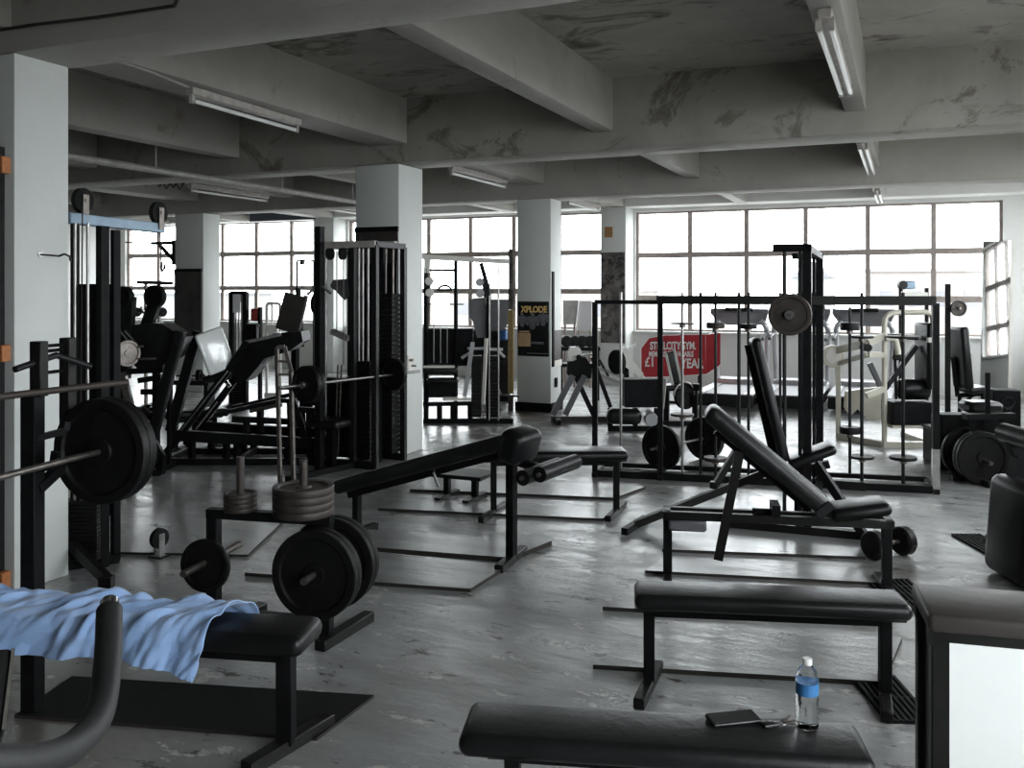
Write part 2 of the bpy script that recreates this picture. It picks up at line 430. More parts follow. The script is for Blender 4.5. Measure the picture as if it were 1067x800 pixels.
# ---------------------------------------------------------------- benches in the front
def bench(label, L, R, w, zt, t=.065, inset=(.12, .12), foot=.42, lw=.045, pad='vinyl', round_=.03, rail=True, cat='bench', name='weight_bench', feet=True):
    L, R = V(L), V(R); d = V((R.x-L.x, R.y-L.y, 0)); ln = d.length
    T = frame(L, d); root = thing(name, label, cat, (L.x+d.x/2, L.y+d.y/2, 0), ang(T))
    b = MB(T).box((ln/2, 0, zt-t/2), (ln, w, t), None, round_, 4)
    for sx in (0, 1): b.box((inset[sx]+.0 if sx == 0 else ln-inset[1], 0, zt-t-.004), (.12, w*.7, .012))
    b.build('pad', pad, root)
    if rail: MB(T).bar((inset[0], 0, zt-t-.03), (ln-inset[1], 0, zt-t-.03), .04, .04).build('rail', 'black_paint', root)
    for xx in (inset[0], ln-inset[1]):
        lg = MB(T).bar((xx, 0, .03), (xx, 0, zt-t), lw, lw, (0, 1, 0), .003).build('leg', 'black_paint', root)
        if feet:
            FT = frame(T @ V((xx, 0, 0)), (1, .06)); MB(FT).box((0, 0, .022), (lw, foot, .044), None, .004).build('foot', 'worn_black', lg)
    return root, T
bench('flat bench with a phone and a water bottle on its cracked black pad', at(484, 746, .42), at(903, 771, .42), .24, .42, inset=(.14, .16), pad='vinyl_worn')
bench('low flat black bench between the bottle bench and the incline bench', at(661, 611, .42), at(944, 622, .42), .23, .42, inset=(.06, .08), pad='vinyl_worn', foot=.40)
# bottle, phone, keys
def water_bottle(p):
    root = thing('water_bottle', 'clear plastic water bottle with a blue label standing on the front bench', 'bottle', p)
    T = M.Translation(p)
    prof = [(.024, 0), (.0305, .004), (.031, .015)]
    for k in range(5): prof += [(.0295, .022+k*.012), (.0315, .028+k*.012)]
    prof += [(.0315, .090), (.0305, .095), (.0305, .128), (.0318, .132), (.031, .140), (.024, .160), (.0135, .174), (.0125, .180)]
    MB(T).lathe(prof, (0, 0, 0), (0, 0, 1), 36).build('body', 'clear_plastic', root)
    MB(T).lathe([(.0312, 0), (.0312, .033)], (0, 0, .095), (0, 0, 1), 36).build('label', 'label_blue', root)
    wv = [(.022, .004), (.029, .007), (.0295, .088), (.0290, .094), (.0290, .112)]
    MB(T).lathe([(.0137, 0), (.0137, .015), (.012, .017)], (0, 0, .176), (0, 0, 1), 24).build('cap', 'letter_white', root)
water_bottle(at(841, 757, .42))
def phone(p, q):
    T = frame((p+q)/2, q-p, .4205); L = (q-p).length
    root = thing('mobile_phone', 'black mobile phone lying face up on the front bench', 'phone', T.translation, ang(T))
    cs = MB(T).box((0, 0, .0055), (L, .068, .011), None, .005, 3).build('case', 'phone_body', root)
    MB(T).box((0, 0, .0112), (L*.94, .062, .001)).build('screen', 'phone_body', cs)
phone(at(739, 753, .42), at(789, 748, .42))
def keys(p, q):
    T = frame((p+q)/2, q-p, .4205); L = (q-p).length
    root = thing('key_bunch', 'bunch of keys with a black fob beside the water bottle', 'keys', T.translation, ang(T))
    MB(T).box((-L*.30, 0, .006), (L*.38, .03, .011), None, .004, 2).build('fob', 'phone_body', root)
    ring = [(L*.02+.014*math.cos(a*PI/8), .014*math.sin(a*PI/8), .006) for a in range(17)]
    MB(T).tube(ring, .0016, 6, False).build('ring', 'steel', root)
    for a in (-.5, 0.05, .6):
        X = T @ M.Translation((L*.04, 0, .006+.003*a)) @ M.Rotation(a, 4, 'Z')
        MB(X).box((.030, 0, 0), (.034, .006, .002)).lathe([(.010, -.001), (.010, .001)], (.012, 0, 0), (0, 0, 1), 14).build('key', 'steel_dull', root)
keys(at(794, 758, .42), at(834, 752, .42))
# ---------------------------------------------------------------- adjustable incline bench
def incline():
    a, b = at(691, 530, .40), at(929, 540, .40); d = b-a; ln = d.length; T = frame(a, d)
    root = thing('incline_bench', 'black adjustable incline bench with raised backrest in the middle of the floor', 'bench', (a+b)/2*1.0-V((0, 0, .40)), ang(T))
    fr = MB(T)
    for y in (-.055, .055): fr.bar((0, y, .38), (ln, y, .38), .04, .045, (0, 0, 1), .004)
    fr.bar((0.02, -.075, .38), (.02, .075, .38), .04, .045).bar((ln-.02, -.075, .38), (ln-.02, .075, .38), .04, .045)
    fr.build('frame', 'worn_black', root)
    for x in (.025, ln-.025):
        MB(T).bar((x, 0, .03), (x, 0, .38), .05, .05, (0, 1, 0), .004).build('leg', 'black_paint', root)
        MB(T).box((x, 0, .02), (.05, .46, .04), None, .004).build('foot', 'worn_black', root)
    P0, P1 = V((ln*.715, 0, .45)), V((ln*.20, 0, .97))
    u = (P1-P0).normalized(); nrm = V((u.z, 0, -u.x))
    R = M((u, V((0, 1, 0)), u.cross(V((0, 1, 0))))).transposed().to_4x4()
    L = (P1-P0).length
    MB(T).box((P0+P1)/2, (L, .25, .10), R, .04, 4).build('backrest', 'vinyl_worn', root)
    MB(T).bar(P0.lerp(P1, .06)-nrm*-.0+V((-.045, 0, -.05)), P0.lerp(P1, .86)+V((-.045, 0, -.05)), .03, .04, (0, 1, 0)).build('backrest_frame', 'black_paint', root)
    s0, s1 = V((ln*.735, 0, .42)), V((ln*.985, 0, .475)); us = (s1-s0).normalized()
    Rs = M((us, V((0, 1, 0)), us.cross(V((0, 1, 0))))).transposed().to_4x4()
    MB(T).box((s0+s1)/2, ((s1-s0).length, .25, .07), Rs, .032, 4).build('seat', 'vinyl', root)
    m = P0.lerp(P1, .68)
    for y in (-.09,):
        st = MB(T).bar((m.x-.03, y, m.z-.05), (ln*.245, y, .15), .05, .014, (0, 1, 0))
        st.build('support_strut', 'worn_black', root)
    MB(T).box((ln*.50, 0, .425), (.045, .15, .07)).bar((ln*.40, 0, .415), (ln*.50, 0, .415), .02).build('latch', 'black_paint', root)
    for s in (-1, 1): MB(T).box((ln*.7, s*.132, .46), (.05, .012, .10), (0, .8, 0)).build('hinge_plate', 'dark_steel', root)
    MB(T).box((ln*.11, -.03, .325), (ln*.17, .10, .06), None, .012).build('under_tray', 'grey_plastic', root)
incline()
# ---------------------------------------------------------------- upright utility bench behind it
def utility():
    a, b = at(764, 562, 0), at(900, 570, 0); T = frame(a, b-a); ln = (b-a).length; I = T.inverted()
    root = thing('utility_bench', 'black upright bench with long sloping rear leg behind the incline bench', 'bench', (a+b)/2, ang(T))
    def W(x, y, z=None, k=6.1): 
        return atd(x, y, k)
    MB().bar(atd(832, 487, 6.15), V((*atd(832, 487, 6.15).xy, .02)), .05, .05, (0, 1, 0)).build('post', 'black_paint', root)
    k = 6.25
    p = atd(786, 352, k); q = atd(816, 478, k-.05); u = (q-p).normalized(); side = V((ST, CT, 0))*-1
    side = V((-.25, .97, 0)).normalized(); side = (side-u*side.dot(u)).normalized()
    R = M((u, side, u.cross(side))).transposed().to_4x4()
    MB().box((p+q)/2, ((q-p).length, .26, .07), R, .03, 4).build('backrest', 'vinyl', root)
    MB().bar(p+V((-.05, .03, -.05)), q+V((-.06, .03, -.03)), .04, .04, (0, 1, 0)).build('backrest_frame', 'black_paint', root)
    p = atd(824, 481, k-.1); q = atd(866, 466, k-.15); u = (q-p).normalized(); sd = (side-u*side.dot(u)).normalized()
    R = M((u, sd, u.cross(sd))).transposed().to_4x4()
    MB().box((p+q)/2, ((q-p).length+.04, .27, .065), R, .03, 4).build('seat', 'vinyl', root)
    MB().bar(atd(826, 492, k-.1), atd(864, 483, k-.15), .05, .05).build('seat_frame', 'black_paint', root)
    e = at(662, 546, .03); MB().bar(e, atd(766, 505, 6.3), .05, .05).bar(atd(766, 505, 6.3), atd(818, 484, 6.15), .05, .05).build('rear_leg', 'worn_black', root)
    sd2 = V((.1, .995, 0)); MB().bar(e-sd2*.2-V((0, 0, .005)), e+sd2*.2-V((0, 0, .005)), .045, .045).build('foot', 'black_paint', root)
    MB().bar(atd(850, 482, 6.05), at(906, 566, .02), .05, .05).build('front_leg', 'black_paint', root)
    MB().bar(atd(768, 468, 6.3), atd(746, 504, 6.3), .05, .04).box(atd(744, 505, 6.28), (.05, .05, .045)).build('ladder_strut', 'worn_black', root)
utility()
# ---------------------------------------------------------------- decline bench with leg rollers
def decline():
    a, b = at(372, 558, 0), at(533, 586, 0); T = frame(a, b-a); ln = (b-a).length
    root = thing('decline_bench', 'long black decline sit-up bench with padded roll and leg rollers', 'bench', (a+b)/2, ang(T))
    P, Q = V((-.10, 0, .33)), V((ln+.02, 0, .745)); u = (Q-P).normalized(); sd = V((0, 1, 0))
    R = M((u, sd, u.cross(sd))).transposed().to_4x4(); L = (Q-P).length
    MB(T).box((P+Q)/2, (L, .28, .095), R, .03, 4).build('pad', 'vinyl_worn', root)
    MB(T).box(Q+V((.035, 0, -.03)), (.165, .29, .205), (0, .30, 0), .055, 6).build('knee_roll', 'vinyl', root)
    MB(T).bar(P+V((.05, 0, -.055)), Q+V((0, 0, -.065)), .08, .05).build('rail', 'black_paint', root)
    MB(T).bar((0.0, 0, .02), (0, 0, .34), .045, .045, (0, 1, 0)).build('leg', 'black_paint', root)
    MB(T).box((0, 0, .022), (.045, .40, .044)).build('foot', 'worn_black', root)
    MB(T).bar((ln, 0, .02), (ln, 0, .68), .05, .055, (0, 1, 0)).build('leg', 'black_paint', root)
    FT = frame(T @ V((ln, 0, 0)), (1, .06)); MB(FT).box((0, 0, .024), (.055, .44, .048), None, .004).build('foot', 'worn_black', root)
    MB(T).bar((ln, 0, .62), (ln+.22, 0, .585), .045, .045).build('roller_arm', 'black_paint', root)
    for (dx, z) in ((.20, .57), (.31, .60)):
        MB(T).cyl((ln+dx, -.22, z), (ln+dx, .24, z), .045, 18).build('foot_roller', 'vinyl', root)
    MB(T).cyl((ln+.20, -.24, .57), (ln+.20, .26, .57), .012).cyl((ln+.31, -.24, .60), (ln+.31, .26, .60), .012).bar((ln+.2, 0, .57), (ln+.31, 0, .60), .03).build('roller_axle', 'steel_dull', root)
    MB(T).tube([(ln*.62, -.16, .545), (ln*.64, -.2, .53), (ln*.67, -.2, .45)], .008, 8).build('pin', 'steel', root)
decline()
root, T = bench('flat black bench just behind the raised end of the decline bench', at(500, 468, .48), at(652, 467, .48), .28, .48, t=.07, inset=(.10, .07), foot=.5, pad='vinyl')
def step():
    a, b = at(466, 519, 0), at(495, 522, 0); T = frame(a, b-a); ln = (b-a).length
    root = thing('step_stool', 'low wooden topped step stool under the decline bench', 'stool', (a+b)/2, ang(T))
    MB(T).box((ln/2+.02, 0, .205), (.44, .30, .03), None, .004).build('top', 'worn_black', root)
    for x in (0, ln):
        MB(T).bar((x, 0, .02), (x, 0, .19), .045, .045, (0, 1, 0)).build('leg', 'black_paint', root)
        MB(T).box((x, 0, .02), (.05, .34, .04)).build('foot', 'worn_black', root)
step()
# ---------------------------------------------------------------- plates
def plate_prof(r, t, hub=.025):
    h = t/2
    return [(.0145, -h*.9), (r*.24, -h*.9), (r*.26, -h*.45), (r*.78, -h*.40), (r*.82, -h), (r*.98, -h), (r, -h*.75), (r, h*.75), (r*.98, h), (r*.82, h), (r*.78, h*.40), (r*.26, h*.45), (r*.24, h*.9), (.0145, h*.9)]
def plate_mesh(mb, c, axis, r, t=.035, seg=44): mb.lathe(plate_prof(r, t), c, axis, seg)
PL = {}
def weight_plate(label, c, axis, r, t=.035, m='iron', group=None):
    """one cast plate, its disc about the axis through c, hub and rim raised"""
    z = V(axis).normalized(); key = (r, t, m)
    q = V((0, 0, 1)).rotation_difference(z).to_matrix().to_4x4()
    if key not in PL:
        mb = MB(); plate_mesh(mb, (0, 0, 0), (0, 0, 1), r, t)
        PL[key] = mb.build('weight_plate', m); o = PL[key]
    else:
        o = PL[key].copy(); COL.objects.link(o)
    o.matrix_world = M.Translation(V(c)) @ q; WM[o.name] = o.matrix_world.copy()
    return tag(o, label, 'weight plate', group)
def plate_tree():
    a, b = at(223, 531, .59), at(340, 538, .59); T = frame(a, b-a); ln = (b-a).length
    root = thing('plate_rack', 'low black rack with pegs holding iron plates beside the towel bench', 'weight rack', ((a.x+b.x)/2, (a.y+b.y)/2, 0), ang(T))
    MB(T).bar((-.03, 0, .575), (ln+.03, 0, .575), .055, .045, (0, 0, 1), .003).build('top_bar', 'black_paint', root)
    for x in (0, ln):
        MB(T).bar((x, 0, .03), (x, 0, .56), .055, .055, (0, 1, 0), .003).build('post', 'black_paint', root)
        FT = frame(T @ V((x+.03, 0, 0)), (1, 0)); MB(FT).bar((0, -.10, .025), (0, .32, .025), .06, .05, (0, 0, 1), .004).build('foot', 'worn_black', root)
    MB(T).bar((0, 0, .10), (ln, 0, .10), .04, .04).build('cross_bar', 'black_paint', root)
    ps = ln*.24, ln*.80
    for x in ps: MB(T).cyl((x, 0, .59), (x, 0, .85), .019, 16).build('peg', 'iron_rust', root)
    for x, l in ((0, .26), (ln, .24)): MB(T).cyl((x, -l, .36), (x, .24, .36), .0165, 16).build('peg', 'steel_dull', root)
    up = V((0, 0, 1)); names = ['lowest', 'second from the bottom', 'third from the bottom', 'topmost']
    for k in range(4):
        weight_plate('small rusty plate, %s on the left upright peg of the low rack' % names[k], T @ V((ps[0], 0, .605+k*.022)), up, .078, .021, 'iron_rust', 'small plates on the rack peg')
        weight_plate('medium rusty plate, %s on the right upright peg of the low rack' % names[k], T @ V((ps[1], 0, .611+k*.034)), up, .142, .033, 'iron_rust', 'medium plates on the rack peg')
    ax = T.to_3x3() @ V((0, -1, 0))
    weight_plate('small black plate alone on the left side peg of the low rack', T @ V((0, -.075, .345)), ax, .125, .03)
    for k, (y, r, lb) in enumerate([(-.125, .205, 'big black plate, frontmost on the right side peg of the low rack'), (-.083, .205, 'big black plate, second from the front on the low rack'),
                                (.06, .215, 'big black plate directly behind the right post of the low rack'), (.105, .215, 'big black plate, rearmost on the side peg of the low rack')]):
        weight_plate(lb, T @ V((ln, y, .36-.003)), ax, r, .038, 'iron', 'big plates on the low rack')
plate_tree()
# ---------------------------------------------------------------- bench press with towel on the left
BPB = at(34, 742, 0)
def bench_press():
    leg = at(298, 783, 0); d = leg-BPB; T = frame(leg, (1, .26, 0))
    root = thing('bench_press', 'black bench press with rack uprights and a blue towel over its pad', 'bench', leg, ang(T))
    Lp = 1.45; Y0 = 0.0
    MB(T).box((.10-Lp/2, Y0, .415), (Lp, .235, .075), None, .032, 4).build('pad', 'vinyl', root)
    MB(T).bar((.0, Y0, .35), (-1.25, Y0, .35), .05, .05).build('rail', 'black_paint', root)
    MB(T).bar((0, 0, .03), (0, 0, .38), .06, .05, (0, 1, 0), .003).build('leg', 'black_paint', root)
    FT = frame(leg, (1, -.12, 0)); MB(FT).box((0, .02, .024), (.055, .42, .048), None, .004).build('foot', 'worn_black', root)
    Bl = T.inverted() @ BPB
    for y, full in ((Bl.y, 1), (Bl.y-.85, 0)):
        MB(T).bar((Bl.x, y, 0), (Bl.x, y, 1.234), .062, .065, (0, 1, 0), .003).build('upright', 'black_paint', root)
        MB(T).bar((Bl.x+.02, y+.01, 1.23), (Bl.x+.02, y+.01, 1.446), .048, .05, (0, 1, 0), .003).build('upright_extension', 'worn_black', root)
        cx, cy = Bl.x+.035, y+.165
        MB(T).bar((cx, cy, .93), (cx, cy, 1.452), .045, .05, (0, 1, 0), .003).build('rear_upright', 'worn_black', root)
        MB(T).bar((Bl.x+.02, y, .87), (cx, cy, .95), .035, .04).build('brace', 'black_paint', root)
        r = MB(T)
        for z in (1.405, 1.425, 1.32): r.cyl((Bl.x+.02, y, z), (cx, cy, z), .007, 8)
        r.build('rung', 'black_paint', root)
        MB(T).cyl((Bl.x-.0, y-.10, 1.345), (Bl.x+.03, y+.10, 1.385), .013, 12).cyl((Bl.x+.03, y+.10, 1.385), (Bl.x+.10, y+.22, 1.33), .013, 12).build('handle', 'dark_steel', root)
        h = MB(T)
        h.bar((Bl.x+.02, y, 1.07), (Bl.x+.10, y+.06, 1.09), .03, .025).bar((Bl.x+.10, y+.06, 1.09), (Bl.x+.105, y+.065, 1.125), .02)
        h.bar((Bl.x, y, .95), (Bl.x+.09, y, .965), .035, .03).bar((Bl.x+.09, y, .96), (Bl.x+.10, y, 1.02), .02, .03)
        h.build('bar_hook', 'black_paint', root)
    MB(T).bar((Bl.x, Bl.y-.85, .35), (Bl.x, Bl.y, .35), .05, .05).bar((Bl.x, Bl.y-.42, .35), (-1.2, 0, .35), .05, .05).build('cross_bar', 'black_paint', root)
    return T, Bl
BPT, BPL = bench_press()
def barbell(label, p, q, plates, r_bar=.0125, m='steel_dull', sleeve=.30, sleeve_m='steel_dull', pm='iron', name='barbell', sep=True, group=None, ends=True):
    """bar from p to q; plates: (distance from p, radius, thickness) fixed on it"""
    p, q = V(p), V(q); u = (q-p).normalized(); L = (q-p).length
    root = thing(name, label, 'barbell', (p+q)/2, 0, group)
    MB().cyl(p, q, r_bar, 14).build('shaft', m, root)
    for (s, rr, t) in plates:
        mb = MB(); plate_mesh(mb, p+u*s, u, rr, t, 40); mb.build('plate', pm, root)
    cs = sorted(set(s for s, _, _ in plates))
    for s in ([cs[0], cs[-1]] if cs else []):
        sg = -1 if s < L/2 else 1
        c = p+u*(s+sg*.045); MB().lathe([(.028, -.018), (.03, -.012), (.03, .012), (.028, .018)], c, u, 18).build('collar', 'steel_dull', root)
    return root
c = at(109, 469, 1.0); u = V((-.17, .985, 0)).normalized(); p = c-u*1.38; q = c+u*.10
barbell('barbell resting on the bench press hooks with a big black plate', p, q, [(1.36, .212, .04), (1.405, .212, .04), (.12, .212, .04), (.075, .212, .04)])
p = V((BPB.x+.02, BPB.y-.95, 1.25)); q = V((BPB.x+.05, BPB.y+.42, 1.25))
barbell('bare rusty bar lying across the tops of the bench press uprights', p, q, [], .0135, 'iron_rust')
def towel():
    from mathutils import noise
    T = BPT; nu, nv = 150, 70; vs = []; fs = []
    zt = .455; hw = .118
    for i in range(nu+1):
        s = i/nu; x0 = -1.32+s*1.14
        front = .115+.03*noise.noise((s*4, 1.7, 0))+.045*max(0, (s-.70)/.30); back = .12
        for j in range(nv+1):
            t = -back-hw+(j/nv)*(front+back+2*hw)     # runs from the back hem over the pad to the front hem
            xx = x0+.03*noise.noise((t*5, s*3, 4))+(-.20*(t+.12)*max(0, (s-.72)/.28))
            q = V((x0*7.5+t*4.5, t*3.2-x0*1.2, 0))
            wr = .040*noise.noise(q)+.022*noise.noise(q*2.1+V((3, 1, 0)))+.010*noise.noise(q*4.3)
            fold = .026*(1-abs(noise.noise((x0*9+t*9, t*2.2, 7)))*2.2)
            if abs(t) < hw-.02:
                y, z = -t, zt+.006+max(0, wr+.012)+max(0, fold)*.9
            else:
                k = min(1, (abs(t)-(hw-.02))/.05); a = k*PI/2; sg = -1 if t > 0 else 1
                over = max(0, abs(t)-(hw-.02)-.05)
                out = .006+max(0, wr+.010)*.9+max(0, fold)*.8
                y = sg*((hw-.02)+.032*math.sin(a)+out*(.3+.7*k)+over*.08)
                z = zt+.006-.032*(1-math.cos(a))-over+(max(0, wr+.012)+max(0, fold)*.9)*(1-k)
            vs.append((xx, y, z))
    for i in range(nu):
        for j in range(nv):
            a = i*(nv+1)+j; fs.append((a, a+1, a+nv+2, a+nv+1))
    o = MB(T).add(vs, fs).build('towel', 'towel')
    md = o.modifiers.new('thick', 'SOLIDIFY'); md.thickness = .004; md.offset = 1
    md = o.modifiers.new('sub', 'SUBSURF'); md.levels = md.render_levels = 1
    tag(o, 'crumpled pale blue towel draped over the bench press pad', 'towel')
towel()
# ---------------------------------------------------------------- machine handle close to the lens
def near_machine():
    pts = [atd(114, 636, 1.36), atd(112, 690, 1.27), atd(104, 742, 1.18), atd(80, 775, 1.10), atd(40, 792, 1.02), atd(-30, 792, .95), atd(-120, 780, .90)]
    base = V((pts[-1].x, pts[-1].y, 0))
    root = thing('exercise_bike', 'black foam gripped handlebar of a machine at the bottom left edge', 'exercise machine', base)
    # smooth curve through the points
    fine = []
    n = len(pts)
    for i in range(n-1):
        p0, p1, p2, p3 = pts[max(0, i-1)], pts[i], pts[i+1], pts[min(n-1, i+2)]
        for k in range(8):
            t = k/8
            fine.append(.5*((2*p1)+(p2-p0)*t+(2*p0-5*p1+4*p2-p3)*t*t+(3*p1-p0-3*p2+p3)*t**3))
    fine.append(pts[-1])
    MB().tube(fine, .0185, 24).build('grip', 'grip', root)
    top = pts[0]; dr = (fine[0]-fine[3]).normalized()
    MB().lathe([(.0135, -.03), (.0135, .018), (.0125, .0205), (.009, .0215)], top, dr, 24).build('tube_end', 'chrome', root)
    a = pts[-1]
    MB().bar((a.x, a.y, .02), (a.x, a.y, a.z+.03), .06, .06, (0, 1, 0), .005).box((a.x, a.y, .02), (.5, .12, .04), None, .01).build('column', 'grey_plastic', root)
    NVF = V((-.54*CT-ST, CT-.54*ST, 0)).normalized(); p, q = atd(3, 684, 1.22), atd(-8, 768, 1.15)
    MB().bar(p, q, .018, .05, NVF, .005, 2).bar(q, V((a.x, a.y, q.z-.05)), .02, .05).build('side_arm', 'rubber', root)
    e = V((CT, ST, 0))*.0115
    MB().bar(p+e, q+e, .004, .048, NVF).build('side_trim', 'chrome', root)
near_machine()
# ---------------------------------------------------------------- padded white box at the right edge
def padded_box():
    a = at(969, 641, .755); T = frame(a, (1, .15, 0))
    root = thing('padded_box', 'white panelled box with a worn brown padded top at the right edge', 'padded stand', (T @ V((.4, .2, 0)))-V((0, 0, 0)), ang(T))
    Wd, D = .82, .28
    MB(T).box((Wd/2, D*.5-.004, .735), (Wd+.01, D+.01, .05), None, .014, 3).build('padded_top', 'vinyl_brown', root)
    fr = MB(T)
    for x in (.03, Wd-.03):
        for y in (.03, D-.03): fr.bar((x, y, 0), (x, y, .705), .05, .05, (0, 1, 0), .004)
    for y in (.03, D-.03): fr.bar((0, y, .69), (Wd, y, .69), .05, .04).bar((0, y, .03), (Wd, y, .03), .05, .05)
    fr.build('frame', 'worn_black', root)
    MB(T).box((Wd/2, .014, .36), (Wd-.10, .02, .645)).build('front_panel', 'white_board', root)
    MB(T).box((.03, D/2, .35), (.015, D-.1, .62)).build('side_panel', 'worn_black', root)
padded_box()
# ---------------------------------------------------------------- boards and rubber mats on the floor
def floor_board(label, fl, fr, br, bl, t=.018, m='board_paint', edge=True):
    P = [at(*fl), at(*fr), at(*br), at(*bl)]
    mb = MB(); mb.add([(p.x, p.y, 0.0) for p in P]+[(p.x, p.y, t) for p in P], [(0, 1, 2, 3), (4, 5, 6, 7), (0, 1, 5, 4), (1, 2, 6, 5), (2, 3, 7, 6), (3, 0, 4, 7)])
    o = mb.build('floor_board', m, None, False); o.data.materials.append(MAT['board_edge'])
    for f in o.data.polygons:
        if abs(f.normal.z) < .5: f.material_index = 1
    return tag(o, label, 'floor mat')
floor_board('dark rubber mat under the bench press and its towel', (15, 748), (330, 772), (390, 727), (75, 707), .012, 'rubber')
floor_board('painted board nearer of the two under the decline bench', (255, 600), (490, 617), (530, 592), (335, 572), .02)
floor_board('painted board farther of the two under the decline bench', (337, 571), (531, 586), (575, 568), (384, 556), .03)
floor_board('painted board nearer of the two under the flat bench', (394, 532), (628, 543), (640, 533), (425, 522), .02)
floor_board('painted board farther of the two under the flat bench', (427, 512), (641, 521), (673, 509), (450, 498), .02)
floor_board('painted board in front of the low flat bench', (618, 697), (921, 715), (940, 668), (663, 664), .02)
floor_board('painted board under the low flat bench, its front edge dark', (628, 636), (912, 652), (935, 622), (662, 612), .02)
floor_board('painted board under the legs of the incline bench', (672, 597), (918, 610), (925, 596), (690, 584), .016)
floor_board('painted board behind the incline bench under the upright bench', (690, 575), (902, 583), (912, 550), (735, 545), .018)
floor_board('painted board leading to the rack of standing barbells', (745, 540), (915, 546), (925, 528), (760, 522), .014)
def holed_mat(label, a, b, c, nx, ny):
    A, B, C = at(*a), at(*b), at(*c); T = frame(A, B-A); L = (B-A).length; W = abs((T.inverted() @ C).y)
    mb = MB(T); e = .014
    for i in range(nx+1): mb.box((L*i/nx, W/2, .007), (e, W+e, .014))
    for j in range(ny+1): mb.box((L/2, W*j/ny, .006), (L+e, e, .012))
    tag(mb.build('rubber_mat', 'rubber', None, False), label, 'floor mat')
holed_mat('slotted rubber mat on the floor beside the low flat bench', (925, 753), (972, 754), (968, 708), 7, 2)
holed_mat('small slotted rubber mat left of the padded white box', (935, 636), (982, 637), (972, 606), 8, 4)
holed_mat('slotted rubber mat before the dark machine at the right edge', (1032, 580), (1062, 580), (1045, 558), 6, 3)
NV = V((-ST, CT, 0)); RV = V((CT, ST, 0)); UP = V((0, 0, 1))
def yf(d): return HY+H*F/d
def plane(d, d2=None, x1=0, x2=1):
    """points seen at photo pixels on an upright plane d away (d at column x1, d2 at column x2)"""
    def f(x, y, o=0.0):
        dd = d if d2 is None else 1/((1/d)+((1/d2)-(1/d))*(x-x1)/(x2-x1))
        return atd(x, y, dd)+NV*o
    return f
def gz(p, z=0.0): return V((p.x, p.y, z))
def pad_between(mb, p, q, w, t, side=None, r=.03, ext=0.0):
    u = (q-p).normalized(); sd = V(side) if side is not None else NV
    sd = (sd-u*sd.dot(u)).normalized(); R = M((u, sd, u.cross(sd))).transposed().to_4x4()
    mb.box((p+q)/2, ((q-p).length+ext, w, t), R, r, 4); return mb
# ---------------------------------------------------------------- rack of standing barbells
RA, RB = at(620, 496, 0), at(975, 514, 0)
def rk(x, o=0.0):
    """foot of the upright seen in column x along the rack line moved back by o"""
    u = (x-CX)/F; dr = V((u*CT-ST, CT+u*ST, 0)); e = (RB-RA); nn = V((-e.y, e.x, 0)).normalized()
    if nn.dot(NV) < 0: nn = -nn
    a = RA+nn*o; t = (a.x*e.y-a.y*e.x)/(dr.x*e.y-dr.y*e.x); return dr*t, nn
def zy(p, y): return H-(y-HY)*dep(p)/F
def barbell_rack():
    e = (RB-RA); T = frame(RA, e); L = e.length
    root = thing('barbell_rack', 'long black steel rack holding a row of standing barbells', 'weight rack', (RA+RB)/2, ang(T))
    zt = 1.535
    mid = (T.inverted() @ rk(688)[0]).x
    MB(T).bar((0, 0, .03), (L, 0, .03), .05, .06).build('bottom_rail', 'black_paint', root)
    MB(T).bar((0, 0, zt), (mid, 0, zt), .035, .035).build('top_rail', 'black_paint', root)
    MB(T).bar((mid-.03, 0, zt+.02), (L, 0, zt+.02), .06, .075).build('top_rail', 'worn_black', root)
    for x, w in ((0, .045), (mid, .045), (L, .05)):
        MB(T).bar((x, 0, .0), (x, 0, zt), w, w, (0, 1, 0)).build('post', 'black_paint', root)
        MB(T).bar((x, -.05, .02), (x, .45, .02), .045, .04).build('foot', 'worn_black', root)
    MB(T).bar((L, 0, .0), (L, 0, .36), .054, .054, (0, 1, 0)).build('post_sleeve', 'steel', root)
    MB(T).bar((0, .42, .03), (L, .42, .03), .04, .04).build('rear_rail', 'black_paint', root)
barbell_rack()
def standing(label, x, discs, z0=.005, z1=1.62, m='dark_steel', r=.0125, o=.055, dm='iron'):
    p, nn = rk(x, o)
    root = thing('barbell', label, 'barbell', gz(p, z0), 0, 'barbells standing in the rack')
    MB().cyl(gz(p, z0), gz(p, z1), r, 12).build('shaft', m, root)
    for (y, rr, t) in discs:
        z = zy(p, y); mb = MB(); mb.lathe([(r, -t/2), (rr*.97, -t/2), (rr, -t*.3), (rr, t*.3), (rr*.97, t/2), (r, t/2)], gz(p, z), UP, 28); mb.build('plate', dm, root)
        c = MB().lathe([(.026, -.014), (.026, .014)], gz(p, z-t/2-.016), UP, 14); c.build('collar', 'steel_dull', root)
standing('bright bar standing at the left end of the barbell rack, without discs', 647, [], m='steel')
standing('bright bar with a thin rusty disc, standing left of the red sign lettering', 711, [(337, .104, .012), (432, .10, .02)], m='steel', dm='iron_rust')
standing('plain dark bar standing right of the YEAR lettering of the sign', 730, [])
standing('dark bar with a thick disc high up, standing just right of the red sign', 745.6, [(339, .078, .05), (478, .10, .03)], dm='iron_rust')
standing('plain dark bar standing against the pale panel, left of the upright backrest', 770, [], r=.015)
standing('dark bar with a thick disc high up, standing behind the upright backrest', 780, [(340, .07, .04)])
standing('plain thin dark bar standing left of the smith machine guide rods', 813, [], r=.011)
standing('plain dark bar standing right of the guide rods inside the smith machine', 834.5, [], r=.012)
standing('short dark bar with thick discs at both ends, left of the cream machine', 885.5, [(340, .078, .065), (448, .082, .055)], z0=.12, z1=1.50)
standing('dark bar with thin discs, second from the right end of the rack', 898, [(351, .095, .018), (476, .098, .02)], r=.014)
